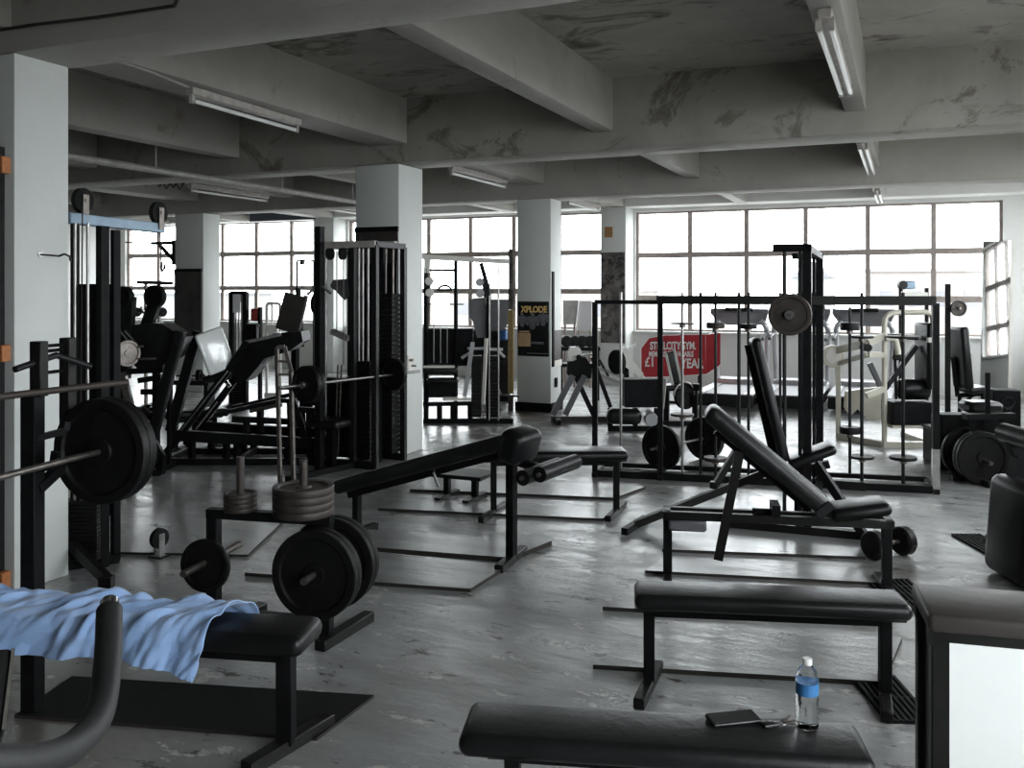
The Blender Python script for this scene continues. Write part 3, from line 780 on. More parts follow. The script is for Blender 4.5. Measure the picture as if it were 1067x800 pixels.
standing('dark bar with thin discs, rightmost in the barbell rack', 941, [(351, .13, .018), (477, .108, .026)], r=.014)
# ---------------------------------------------------------------- smith machine with its bar
def smith():
    d1, d2 = 6.08, 7.6
    A = gz(atd(841, 301, d1)); B = gz(atd(854, 301, d2))
    y = (B-A).normalized(); T = M((V((y.y, -y.x, 0)), y, UP)).transposed().to_4x4(); T.translation = A; L = (B-A).length
    root = thing('smith_machine', 'tall black smith machine frame in front of the bright windows', 'exercise machine', (A+B)/2, ang(T))
    for k, yy in enumerate((0, L)):
        MB(T).bar((0, yy, 0), (0, yy, 1.94), .055 if k == 0 else .06, .06, (0, 1, 0)).build('post', 'black_paint', root)
        MB(T).bar((-.22, yy, 1.925), (.03, yy, 1.925), .06, .05).build('top_arm', 'black_paint', root)
        MB(T).bar((-.52, yy, .035), (.36, yy, .035), .07, .07).build('foot', 'worn_black', root)
        for dx in (-.145, -.045):
            MB(T).cyl((dx, yy, .06), (dx, yy, 1.90), .013, 14).cyl((dx, yy, 1.52), (dx, yy, 1.62), .022, 14).build('guide_rod', 'dark_steel', root)
    MB(T).bar((0, 0, 1.92), (0, L, 1.92), .05, .05).build('top_rail', 'black_paint', root)
    MB(T).bar((.0, 0, .035), (0, L, .035), .05, .05).build('bottom_rail', 'black_paint', root)
    zc = 1.483; xb = -.095
    b = T @ V((xb, -.26, zc)); c = T @ V((xb, L+.22, zc))
    MB().cyl(b, c, .014, 14).build('bar', 'steel_dull', root)
    for yy in (0, L): MB(T).box((xb, yy, zc), (.16, .05, .07), None, .01).build('slider', 'dark_steel', root)
    for i, (s, rr, t) in enumerate([(-.20, .136, .035), (-.155, .136, .035), (L+.12, .132, .035)]):
        mb = MB(); plate_mesh(mb, T @ V((xb, s, zc)), T.to_3x3() @ V((0, 1, 0)), rr, t); mb.build('plate', 'iron_rust', root)
    MB().lathe([(.03, -.012), (.033, 0), (.03, .012)], T @ V((xb, -.235, zc)), y, 18).build('collar', 'steel', root)
smith()
# ---------------------------------------------------------------- barbell on the floor behind the rack
p = at(690, 491, 0); q = V((0, 0, .206))
ax = (at(724, 474, 0)-at(692, 489, 0)); ax.z = 0; ax.normalize(); ax = (ax*.75+RV*.25).normalized()
c = gz(p, .208)+NV*.05
barbell('barbell lying on the floor behind the rack with two big black plates', c-ax*.16, c+ax*1.25, [(.16, .206, .04), (.88, .206, .07)], .013, 'steel')
# ---------------------------------------------------------------- dumbbell by the incline bench
def dumbbell(label, p, q, r, hl, rod=.015, m='iron'):
    p, q = V(p), V(q); u = (q-p).normalized(); L = (q-p).length
    root = thing('dumbbell', label, 'dumbbell', gz((p+q)/2)); 
    for c, s in ((p, 1), (q, -1)):
        MB().lathe([(r*.45, 0), (r*.85, .004), (r, .018), (r, hl-.018), (r*.85, hl-.004), (r*.5, hl)], c, u*s, 28).build('head', m, root)
    MB().cyl(p+u*hl*.9, q-u*hl*.9, rod, 12).build('handle', 'steel_dull', root)
p, q = at(906, 584, 0), at(946, 577, 0)
dumbbell('heavy black dumbbell on the floor behind the right leg of the incline bench', gz(p, .088), gz(q, .088), .088, .085)
# ---------------------------------------------------------------- stand right of the rack
def stand():
    p = at(987.5, 471, 0); root = thing('squat_stand', 'slim dark upright stand with a small plate at its top, right of the rack', 'stand', p)
    MB().bar(p, gz(p, 1.70), .052, .052, (0, 1, 0)).build('post', 'worn_black', root)
    MB().bar(p-NV*.25+UP*.02, p+NV*.3+UP*.02, .05, .04).bar(p-RV*.0+UP*.02, p+RV*.25+UP*.02, .05, .04).build('base', 'black_paint', root)
    c = gz(p, 1.455)+RV*.08
    MB().cyl(c-NV*.10-RV*.0, c+NV*.06, .012).bar(c+NV*.03, gz(p, 1.455), .03).build('peg', 'steel_dull', root)
    weight_plate('small plate on the peg near the top of the slim stand', c-NV*.06, NV, .080, .03, 'iron_rust')
stand()
# ---------------------------------------------------------------- padded chair by the window
def chair():
    P = plane(11.2); root = thing('seated_press_bench', 'black upright padded chair bench by the window wall near the mirror', 'bench', gz(P(1003, 430)))
    pad_between(MB(), P(998.5, 340), P(1004, 405), .36, .11, None, .04).build('backrest', 'vinyl', root)
    pad_between(MB(), P(1003, 406), P(1027, 404.5), .38, .075, None, .03).build('seat', 'vinyl', root)
    MB().bar(P(994, 372, .03), P(999, 413, .03), .05, .05).bar(P(999, 412), P(1024, 410), .05, .05).build('frame', 'black_paint', root)
    for x in (1000, 1024):
        MB().bar(P(x, 411), gz(P(x, 411), .02), .045, .045, (0, 1, 0)).build('leg', 'black_paint', root)
        MB().bar(gz(P(x, 411), .02)-NV*.28, gz(P(x, 411), .02)+NV*.28, .045, .04).build('foot', 'black_paint', root)
    MB().bar(P(1013, 411), P(1001, 425), .035, .035).build('brace', 'dark_steel', root)
chair()
# ---------------------------------------------------------------- cream leg machine
def cream_machine():
    P = plane(9.5); Q = plane(10.1)
    root = thing('leg_machine', 'cream framed leg machine with round cam and black seat behind the rack', 'exercise machine', gz(P(915, 440)))
    arch = bend([P(921.5, 466), P(921.5, 326), P(972, 325), P(972, 345)], .12, 6)
    MB().tube(arch, .027, 14).build('arched_frame', 'cream_metal', root)
    MB().bar(gz(Q(873.5, 400), .02), Q(873.5, 380), .05, .06, (0, 1, 0)).build('rear_post', 'cream_metal', root)
    MB().bar(gz(P(920, 466), .03), gz(P(971, 466), .03), .06, .06).bar(gz(P(921, 466), .03), gz(Q(873, 455), .03), .06, .06).bar(gz(P(971, 460), .03), gz(P(971, 460), .03)+NV*.7, .06, .06).build('base', 'cream_metal', root)
    # cam with its spokes and the long lever
    cam = MB().lathe([(.075, -.03), (.115, -.03), (.125, -.022), (.125, .022), (.115, .03), (.075, .03)], Q(867.5, 371), NV, 34)
    cam.build('cam', 'cream_metal', root)
    MB().lathe([(.02, -.045), (.085, -.04), (.085, .04), (.02, .045)], Q(867.5, 371), NV, 24).build('cam_hub', 'white_metal', root)
    lev = MB()
    lev.bar(Q(872, 365), P(905, 357), .05, .075, UP).bar(P(905, 357), P(921, 350), .05, .075, UP).bar(Q(874, 379), P(905, 369), .05, .045, UP).bar(P(905, 369), P(921, 370), .05, .055, UP)
    lev.build('lever', 'cream_metal', root)
    MB().tube(bend([P(921, 352, -.04), P(931, 352, -.04), P(935, 371, -.04)], .07, 6), .032, 14).build('curved_arm', 'cream_metal', root)
    MB().cyl(P(926, 372, -.12), P(936, 371, -.12), .028).cyl(P(903, 362, -.05), P(903, 362, .1), .04).build('rubber_stop', 'rubber', root)
    MB().bar(Q(906, 378), Q(918, 404), .05, .05).build('strut', 'grey_plastic', root)
    sh = MB(); X = M((RV, UP, -NV)).transposed().to_4x4(); X.translation = Q(900, 420)
    k = 10.1/F
    poly = [((x-900)*k, (420-y)*k) for x, y in [(880, 407), (900, 404), (921, 402), (923, 420), (921, 436), (903, 437), (892, 424), (884, 432), (879, 424)]]
    sh.prism(poly, X, .08).build('side_shroud', 'cream_metal', root)
    MB().bar(P(903, 412), P(921, 405), .05, .06, UP).build('shroud_arm', 'cream_metal', root)
    MB().box(P(948, 429.5, .05), (.44, .30, .23), M.Rotation(TH, 4, 'Z'), .008).build('weight_box', 'black_paint', root)
    MB().box(P(948, 443.5, .05), (.44, .28, .03), M.Rotation(TH, 4, 'Z')).build('weight_box_trim', 'cream_metal', root)
    pad_between(MB(), P(966, 336, .05), P(966, 405, .05), .34, .09, None, .035).build('backrest', 'vinyl', root)
    MB().bar(P(961, 353.5, -.12), P(974, 353.5, -.12), .05, .05).build('hand_grip', 'white_metal', root)
    pad_between(MB(), P(929, 350, .1), P(957, 352, .1), .25, .05, None, .02).build('arm_pad', 'vinyl', root)
    MB().bar(P(959, 361, .1), P(926, 406, .1), .05, .05).build('brace', 'dark_steel', root)
    MB().lathe([(.03, -.14), (.10, -.14), (.11, -.12), (.11, .12), (.10, .14), (.03, .14)], P(954, 406, .05), RV, 26).build('roller', 'vinyl', root)
    MB().bar(P(936, 350, .1), P(938, 417, .1), .03, .03, (0, 1, 0)).build('inner_post', 'dark_steel', root)
cream_machine()
# ---------------------------------------------------------------- plate rack and boxes at the right
def dark_corner():
    P = plane(7.85)
    base = gz(P(1029, 470)); root = thing('plate_rack', 'black plate storage rack with an upright peg near the right edge', 'weight rack', base)
    MB().bar(gz(P(991, 505), .03), gz(P(1085, 505), .03), .05, .05).bar(gz(P(1014, 505), .025)-NV*.3, gz(P(1014, 505), .025)+NV*.3, .05, .05).bar(gz(P(1060, 505), .025)-NV*.3, gz(P(1060, 505), .025)+NV*.3, .05, .05).build('base', 'worn_black', root)
    MB().bar(gz(P(1029, 500), .05), P(1029, 388), .04, .04, (0, 1, 0)).build('post', 'black_paint', root)
    MB().bar(P(1005, 434), P(1056, 433), .09, .05).build('top_bar', 'black_paint', root)
    MB().box(gz(P(1030, 470, .36), .28), (.58, .22, .50), M.Rotation(TH, 4, 'Z'), .02).build('rear_body', 'black_paint', root)
    MB().box(gz(P(1040, 470, .30), .60), (.30, .26, .10), M.Rotation(TH, 4, 'Z'), .03).build('top_pad', 'vinyl', root)
    for x in (1014, 1044): MB().cyl(P(x, 476, -.30), P(x, 476, .25), .018).build('peg', 'steel_dull', root)
    MB().bar(gz(P(1014, 500), .03), P(1014, 436), .05, .05, (0, 1, 0)).build('upright', 'black_paint', root)
    MB().bar(gz(P(1044, 500), .03), P(1044, 436), .05, .05, (0, 1, 0)).build('upright', 'black_paint', root)
    z = .225
    weight_plate('huge black plate, frontmost on the storage rack near the right edge', gz(P(1014, 476, -.16), z), NV, .222, .05)
    weight_plate('huge black plate, second on the storage rack near the right edge', gz(P(1014, 476, -.106), z), NV, .222, .05)
    weight_plate('black plate right of the huge plates on the storage rack', gz(P(1044, 476, -.052), z), NV, .20, .045)
    weight_plate('black plate behind the storage rack, resting on its left peg', gz(P(1014, 476, .12), z), NV, .215, .05)
    b = gz(P(1046, 490, .10)); T = M.Rotation(TH, 4, 'Z'); T.translation = b
    r2 = thing('storage_box', 'low black box standing behind the storage rack at right', 'box', b+NV*.75, TH)
    MB(T).box((.0, .75, .16), (.50, .30, .32), None, .01).build('body', 'black_paint', r2)
    MB(T).box((.0, .75, .33), (.52, .32, .02)).build('lid', 'worn_black', r2)
    P2 = plane(10.3); b = gz(P2(1044, 430)); T = M.Rotation(TH-.06, 4, 'Z'); T.translation = b
    r3 = thing('speaker_box', 'black box with a round recess on the floor before the mirror', 'box', b, TH-.06)
    MB(T).box((0, 0, .26), (.30, .26, .52), None, .01).build('body', 'black_paint', r3)
    MB(T).lathe([(.05, 0), (.06, .012), (.075, .014), (.08, .0)], (0, -.13, .38), (0, -1, 0), 24).build('cone_ring', 'dark_steel', r3)
dark_corner()
# ---------------------------------------------------------------- dark upholstered machine at the right edge
def edge_machine():
    P = plane(5.15)
    root = thing('leg_extension_machine', 'black padded machine with rollers cut off by the right picture edge', 'exercise machine', gz(P(1085, 560)))
    pad_between(MB(), P(1066, 500), P(1058, 604), .45, .17, None, .06).build('seat_back', 'vinyl', root)
    MB().box(gz(P(1090, 560), .42), (.30, .45, .12), M.Rotation(TH, 4, 'Z'), .05, 4).build('seat', 'vinyl', root)
    MB().cyl(P(1056, 575, -.05)-RV*0, P(1056, 575, .22), .058, 22).build('roller', 'vinyl', root)
    MB().cyl(P(1066, 456, -.1), P(1066, 456, .2), .055, 22).build('roller', 'vinyl', root)
    MB().bar(P(1062, 455, .1), P(1080, 500, .1), .06, .06).bar(P(1072, 478, .1), P(1064, 520, .1), .08, .06).build('arm', 'black_paint', root)
    for x in (1064, 1110): MB().bar(P(x, 540, .1), gz(P(x, 540, .1), .02), .06, .06, (0, 1, 0)).build('leg', 'black_paint', root)
    MB().bar(gz(P(1056, 600, .1), .025), gz(P(1115, 600, .1), .025), .07, .05).build('base', 'black_paint', root)
    MB().bar(P(1056, 575, .09), P(1068, 560, .1), .04, .04).build('roller_arm', 'black_paint', root)
edge_machine()
# ---------------------------------------------------------------- leaning mirrors by the end of the window
def mirror(label, pts, d, lean, d2):
    P = plane(d, d2, 1021, 1055); a, b, c, e = [P(*p) for p in pts]     # bottom left, bottom right, top right, top left
    c, e = c+NV*lean, e+NV*lean; n = (b-a).cross(e-a).normalized()
    root = thing('leaning_mirror', label, 'mirror', gz((a+b)/2))
    if n.dot(NV) < 0: n = -n
    mb = MB(); V4 = [a, b, c, e]; mb.add(V4+[v+n*.012 for v in V4], [(0, 1, 2, 3), (4, 5, 6, 7), (0, 1, 5, 4), (1, 2, 6, 5), (2, 3, 7, 6), (3, 0, 4, 7)])
    mb.build('glass', 'mirror_glass', root, False)
    MB().bar(b+n*.006, c+n*.006, .045, .045).build('edge_frame', 'white_metal', root)
    MB().bar(a+n*.03, gz(a, .0)+n*.03, .03, .03, (0, 1, 0)).bar(b+n*.03, gz(b, .0)+n*.03, .03, .03, (0, 1, 0)).build('backing_strut', 'frame_wood', root)
mirror('tall mirror with a white edge standing by the right end of the window', [(1021, 412), (1052, 412), (1061, 250), (1029, 251)], 12.282, .12, 12.155)
# ---------------------------------------------------------------- pulley machine behind the front column
def polybox(mb, P, pts, t, off=0.0):
    """outline given by photo pixels on the plane P, pulled back by t"""
    a = [P(x, y, off) for x, y in pts]; b = [P(x, y, off+t) for x, y in pts]; n = len(a)
    mb.add(a+b, [tuple(range(n)), tuple(range(n, 2*n))]+[(i, (i+1) % n, n+(i+1) % n, n+i) for i in range(n)]); return mb
def pulley(c, axis, r, t, name, root, m='rubber'):
    MB().lathe([(r*.3, -t/2), (r*.9, -t/2), (r, -t*.4), (r*.86, -.0), (r, t*.4), (r*.9, t/2), (r*.3, t/2)], c, axis, 26).build(name, m, root)
def pulley_machine():
    P = plane(5.36); root = thing('cable_machine', 'pulley machine with a blue grey top beam behind the front left column', 'exercise machine', gz(P(100, 590)))
    A, B = atd(69, 227.0, 5.33), atd(168, 238, 6.1); u = (B-A).normalized(); sd = u.cross(UP).normalized()
    MB().bar(A, B, .07, .062, UP, .004).build('top_beam', 'blue_metal', root)
    for x, y, yb in ((86, 209, 5.45), (165, 222, 6.05)):
        c = atd(x, y, yb)
        pulley(c, sd, .075, .035, 'pulley', root)
        MB().bar(c-UP*.11+sd*.025, c+UP*.035+sd*.025, .045, .008, sd).bar(c-UP*.11-sd*.025, c+UP*.035-sd*.025, .045, .008, sd).cyl(c-sd*.035, c+sd*.035, .012, 10).build('pulley_bracket', 'steel_dull', root)
    MB().bar(P(103, 235, .05), gz(P(103, 590, .05)), .045, .06, (0, 1, 0)).bar(P(108, 238, .16), gz(P(108, 590, .16)), .03, .05, (0, 1, 0)).build('post', 'black_paint', root)
    MB().bar(P(73, 232, .06), gz(P(73, 600, .06)), .03, .04, (0, 1, 0)).build('post', 'black_paint', root)
    for x in (78, 91.5): MB().cyl(P(x, 232), gz(P(x, 590), .1), .0095, 12).build('guide_rod', 'steel', root)
    MB().cyl(P(86, 215), P(84, 470), .004, 6).cyl(atd(166, 234, 6.05), atd(168.5, 275, 6.05), .004, 6).build('cable', 'cable', root)
    for x in (167, 171): pass
    st = MB()
    for k in range(15): st.box(gz(P(85.5, 560, .02), .07+k*.0235), (.21, .12, .021), M.Rotation(TH, 4, 'Z'), .002)
    st.build('weight_stack', 'iron', root)
    MB().cyl(P(85, 470), P(85, 545), .012).box(P(85, 480), (.20, .06, .05), M.Rotation(TH, 4, 'Z')).build('stack_stem', 'steel_dull', root)
    MB().box(gz(P(86, 560, .16), .98), (.22, .02, 1.40), M.Rotation(TH, 4, 'Z')).build('rear_guard', 'black_paint', root)
    f0, f1 = gz(P(70, 590), .17), at(114, 606, .03)
    MB().bar(f0, f1, .04, .06).bar(f1-RV*.05+UP*0, f1+RV*.02, .06, .06).build('front_foot', 'worn_black', root)
    MB().bar(gz(P(68, 590), .03), gz(P(112, 590, .15), .03), .08, .05).build('base', 'black_paint', root)
    MB().tube([atd(a, b, 6.05) for a, b in ((168.5, 273), (168, 279), (169, 283), (171, 280), (171.5, 275))], .008, 8).build('cable_hook', 'dark_steel', root)
pulley_machine()
def floor_pulley():
    p = at(166, 580, 0); root = thing('floor_pulley', 'small black pulley wheel upright on the floor left of the plate rack', 'pulley', p)
    ax = (RV*.85-NV*.5).normalized(); c = gz(p, .115)
    pulley(c, ax, .062, .035, 'wheel', root)
    MB().bar(gz(p, 0)+ax*.024, c+UP*.03+ax*.024, .04, .006, ax).bar(gz(p, 0)-ax*.024, c+UP*.03-ax*.024, .04, .006, ax).cyl(c-ax*.032, c+ax*.032, .010, 10).build('bracket', 'steel', root)
    MB().box(gz(p, .005), (.10, .08, .01)).build('base_plate', 'dark_steel', root)
floor_pulley()
floor_board('painted board on the floor behind the small floor pulley', (112, 577), (258, 580), (300, 540), (150, 536), .014)
# ---------------------------------------------------------------- hook bolt on the front column, its wedges and the mirror beside it
def column_hook():
    c = V((-4.44, 3.62, 0)); c.z = zy(c, 265)
    root = thing('wall_hook', 'small dark hook bolt on the white side of the front left column', 'hook', c)
    e = c+V((.11, .03, -.01))
    MB().lathe([(.004, 0), (.018, .001), (.018, .005), (.004, .006)], c, (1, 0, 0), 16).build('plate', 'steel', root)
    MB().tube([c, e], .005, 8).tube([e, e+V((.02, .02, .012)), e+V((.035, .04, 0)), e+V((.03, .05, -.025))], .006, 8).build('hook', 'dark_steel', root)
column_hook()
def front_mirror():
    x0, x1, y = -5.6, -4.50, 3.425
    root = thing('wall_mirror', 'framed mirror on the front left column, seen as a dark strip at the left edge', 'mirror', ((x0+x1)/2, y, 0))
    MB().box(((x0+x1)/2, y+.012, 1.2), (x1-x0-.05, .02, 2.3)).build('glass', 'mirror_glass', root)
    MB().box((x1-.02, y, 1.2), (.035, .05, 2.4)).box((x0+.02, y, 1.2), (.035, .05, 2.4)).box(((x0+x1)/2, y, .02), (x1-x0, .05, .04)).box(((x0+x1)/2, y, 2.4), (x1-x0, .05, .04)).build('frame', 'dark_steel', root)
    for yy in (172, 368, 604):
        p = V((-4.475, 3.43, 0)); z = zy(p, yy)
        MB().box((-4.478, 3.425, z), (.045, .055, .09), None, .004).build('clip', 'orange_wood', root)
front_mirror()
# ---------------------------------------------------------------- hack squat with sloping rail
def hack_squat():
    P = plane(8.05); root = thing('hack_squat_machine', 'black sloping sled machine with chrome handles behind the pulley machine', 'exercise machine', gz(P(160, 485)))
    pad_between(MB(), P(188, 345), P(158, 458), .10, .085, None, .01).build('rail', 'black_paint', root)
    MB().bar(P(186, 348, .5), P(156, 458, .5), .09, .07, NV).build('rail', 'black_paint', root)
    MB().bar(P(158, 456), P(170, 476), .05, .05).bar(P(170, 474), gz(P(168, 490), .02), .05, .05).bar(gz(P(160, 490), .025), gz(P(160, 490), .025)+NV*.6, .06, .05).bar(gz(P(148, 489), .03), gz(P(168, 489), .03), .07, .05).build('base', 'black_paint', root)
    MB().box(gz(P(154, 494), .035), (.10, .08, .05), M.Rotation(TH, 4, 'Z')).build('foot_cap', 'white_metal', root)
    MB().bar(P(160, 432, .1), P(147, 436, .1), .05, .04).bar(P(158, 440, .1), P(143, 428, .1), .05, .06).build('foot_plate_arm', 'dark_steel', root)
    mb = MB(); polybox(mb, P, [(128, 340), (152, 336.5), (166, 338.5), (178, 346), (186, 352), (178, 372), (160, 386), (140, 386), (128, 372)], .30, .08); mb.build('sled_pad', 'vinyl', root)
    for a, b in (((127, 343), (142, 361)), ((133, 344), (147, 360)), ((146, 361), (153, 360)), ((144, 373.5), (166, 373))):
        MB().cyl(P(*a, -.06), P(*b, -.06), .012, 10).build('handle', 'chrome', root)
    ax = (RV*.75-NV*.66).normalized()
    for off in (0, .05): 
        mb = MB(); plate_mesh(mb, P(138.5, 367, -.12)+ax*-off, ax, .115, .035, 34); mb.build('plate', 'steel_dull' if off == 0 else 'iron', root)
    mb = MB(); plate_mesh(mb, P(124, 362, .1), ax, .17, .06, 34); mb.build('plate', 'iron', root)
    for x, y, r in ((126.5, 309, .092), (150, 309, .105)):
        mb = MB(); plate_mesh(mb, P(x, y, .25 if x > 140 else .05), (NV*.9+RV*.3).normalized(), r, .06, 36); mb.build('plate', 'iron', root)
    MB().bar(P(126, 309, .1), P(120, 395, .1), .16, .10, NV).bar(P(150, 309, .3), P(136, 350, .3), .10, .08, NV).bar(P(136, 350, .3), P(122, 352, .2), .08, .08).bar(P(108, 309, .1), P(126, 309, .1), .04, .04).build('lever', 'black_paint', root)
    MB().bar(P(127, 388), P(136, 424), .05, .06).build('front_leg', 'steel_dull', root)
    MB().bar(P(126, 388, .1), P(166, 386, .1), .06, .05).bar(P(130, 400, .3), P(155, 396, .3), .05, .05).bar(P(149, 388, .3), gz(P(149, 480, .3), 0), .05, .05, (0, 1, 0)).bar(P(163, 388, .3), gz(P(163, 480, .3), 0), .03, .03, (0, 1, 0)).bar(P(136, 424), gz(P(139, 470), 0), .05, .05).bar(P(124, 390, .1), gz(P(122, 488, .1), 0), .06, .06, (0, 1, 0)).bar(P(133, 412, .3), P(156, 412, .3), .05, .05).build('frame', 'black_paint', root)
hack_squat()
# ---------------------------------------------------------------- leg press with the long low frame
def leg_press():
    P = plane(8.55); root = thing('leg_press_machine', 'long low black leg press with sloping rails and a white back pad', 'exercise machine', gz(P(240, 484)))
    for o in (0, .55):
        MB().bar(P(172, 474, o), P(240, 383, o), .065, .055, NV).bar(P(240, 383, o), P(258, 356, o), .06, .06, NV).build('sloping_rail', 'black_paint', root)
    for o in (-.045,): MB().bar(P(190, 448, o), P(239, 386, o), .012, .012).bar(P(206, 446, o), P(228, 418, o), .012, .012).build('rail_edge', 'steel', root)
    for o in (0, .55):
        MB().bar(P(180, 453, o), P(330, 462, o), .07, .10, UP).build('side_beam', 'black_paint', root)
        MB().bar(gz(P(165, 485, o), .035), gz(P(330, 485, o), .035), .07, .06).build('base_rail', 'black_paint', root)
        for x in (200, 236, 247, 300, 324): MB().bar(P(x, 460, o), gz(P(x, 485, o), .03), .05, .05, (0, 1, 0)).build('leg', 'black_paint', root)
    for x in (175, 250, 326): MB().bar(gz(P(x, 480), .05), gz(P(x, 480), .05)+NV*.55, .05, .05).build('cross_tube', 'black_paint', root)
    # frame that slopes up at the right
    for o in (0, .5):
        MB().bar(P(224, 432, o), P(292, 417, o), .05, .04).bar(P(292, 417, o), P(308, 418, o), .05, .04).bar(P(305, 416, o), P(320, 460, o), .06, .06).build('upper_rail', 'black_paint', root)
        MB().bar(P(302, 420, o), P(303, 460, o), .04, .045, (0, 1, 0)).bar(P(322, 425, o), P(322, 460, o), .04, .045, (0, 1, 0)).bar(P(304, 426, o), P(336, 428, o), .04, .05).build('rear_frame', 'black_paint', root)
    MB().bar(P(232, 441, .3), P(296, 444, .3), .05, .06).bar(P(262, 425, .3), P(262, 455, .3), .05, .05, (0, 1, 0)).bar(P(247, 441, .3), P(247, 455, .3), .05, .05, (0, 1, 0)).build('inner_frame', 'dark_steel', root)
    MB().cyl(P(254, 430, .2), P(288, 423, .2), .03, 14).build('roller', 'steel_dull', root)
    # seat carriage
    mb = MB(); polybox(mb, P, [(248, 366), (262, 354), (292, 347), (312, 346), (314, 356), (300, 366), (274, 374), (254, 398), (244, 400), (238, 386)], .34, .06); mb.build('carriage', 'black_paint', root)
    MB().bar(P(258, 356, .03), P(292, 348.5, .03), .03, .03).build('carriage_edge', 'steel', root)
    # white pad, its face towards the windows at the right
    c = P(226, 365, -.05); nrm = (V((.88, -.47, .10))).normalized(); up = (UP*.93-RV*.36*-1*-1+V((0, 0, 0)))
    up = (P(214, 346)-P(232, 387)).normalized(); up = (up-nrm*up.dot(nrm)).normalized(); R = M((nrm.cross(up), up, nrm)).transposed()
    bm = MB().box(c, (.27, .40, .05), R.to_4x4(), .025, 3); bm.build('back_pad', 'gloss_white', root)
    MB().bar(P(212, 396), P(240, 384), .05, .05).bar(P(214, 396), P(238, 392, .1), .05, .06).bar(P(226, 388, .05), P(232, 398, .05), .05, .05).build('pad_bracket', 'black_paint', root)
    MB().bar(P(228, 392, .1), P(236, 404, .1), .03, .03).build('pad_strut', 'chrome', root)
leg_press()
# ---------------------------------------------------------------- incline press bench with its barbell on the ladder uprights
def press_bench():
    P = plane(7.75); Q = plane(9.3)
    root = thing('incline_press_bench', 'brown backed incline press bench with ladder uprights holding a barbell', 'bench', gz(P(312, 480)))
    pad_between(MB(), Q(309, 307), Q(299, 345), .24, .07, RV, .02).build('backrest', 'vinyl_brown', root)
    MB().bar(Q(318, 308, .05), Q(309, 346, .05), .05, .04).build('backrest_edge', 'steel_dull', root)
    pad_between(MB(), Q(287, 349), Q(313, 350), .34, .06, None, .02).build('seat', 'blue_metal', root)
    MB().bar(Q(308, 352), gz(Q(306, 465), 0), .06, .06, (0, 1, 0)).bar(Q(308, 300, .1), Q(312, 362, .1), .04, .04).build('seat_post', 'black_paint', root)
    # ladder uprights in front
    for o in (0,):
        a, b = (288.5, 362), (292, 470); c, d = (296.5, 361), (304, 388)
        MB().bar(P(*a), gz(P(*b), 0), .028, .03).build('upright', 'steel_dull', root)
        MB().bar(P(*c), P(*d), .028, .03).build('upright', 'steel_dull', root)
        MB().bar(P(288.5, 362), P(296.5, 361), .03, .03).bar(P(290, 376), P(301, 377), .02, .02).bar(P(290, 390), P(304, 390), .02, .02).bar(P(291, 404), P(306, 404), .03, .03).bar(P(303, 386), gz(P(306, 470), 0), .03, .03).build('rung', 'steel_dull', root)
    e = V((.18, .984, 0)).normalized()
    f = gz(P(299, 480)); 
    u2 = f+e*1.15
    MB().bar(u2, gz(u2, .86), .05, .05, (0, 1, 0)).build('upright', 'black_paint', root)
    MB().bar(gz(f, .03), gz(u2, .03), .05, .05).build('base_rail', 'black_paint', root)
press_bench()
p, q = atd(291, 404.5, 7.38), atd(437, 387, 8.86)
p.z = q.z = .85
barbell('loaded barbell with long bare middle on the ladder uprights left of the white column', p, q, [(.30, .158, .045), (.345, .158, .04), (1.40, .150, .045)], .0135, 'steel', pm='iron')
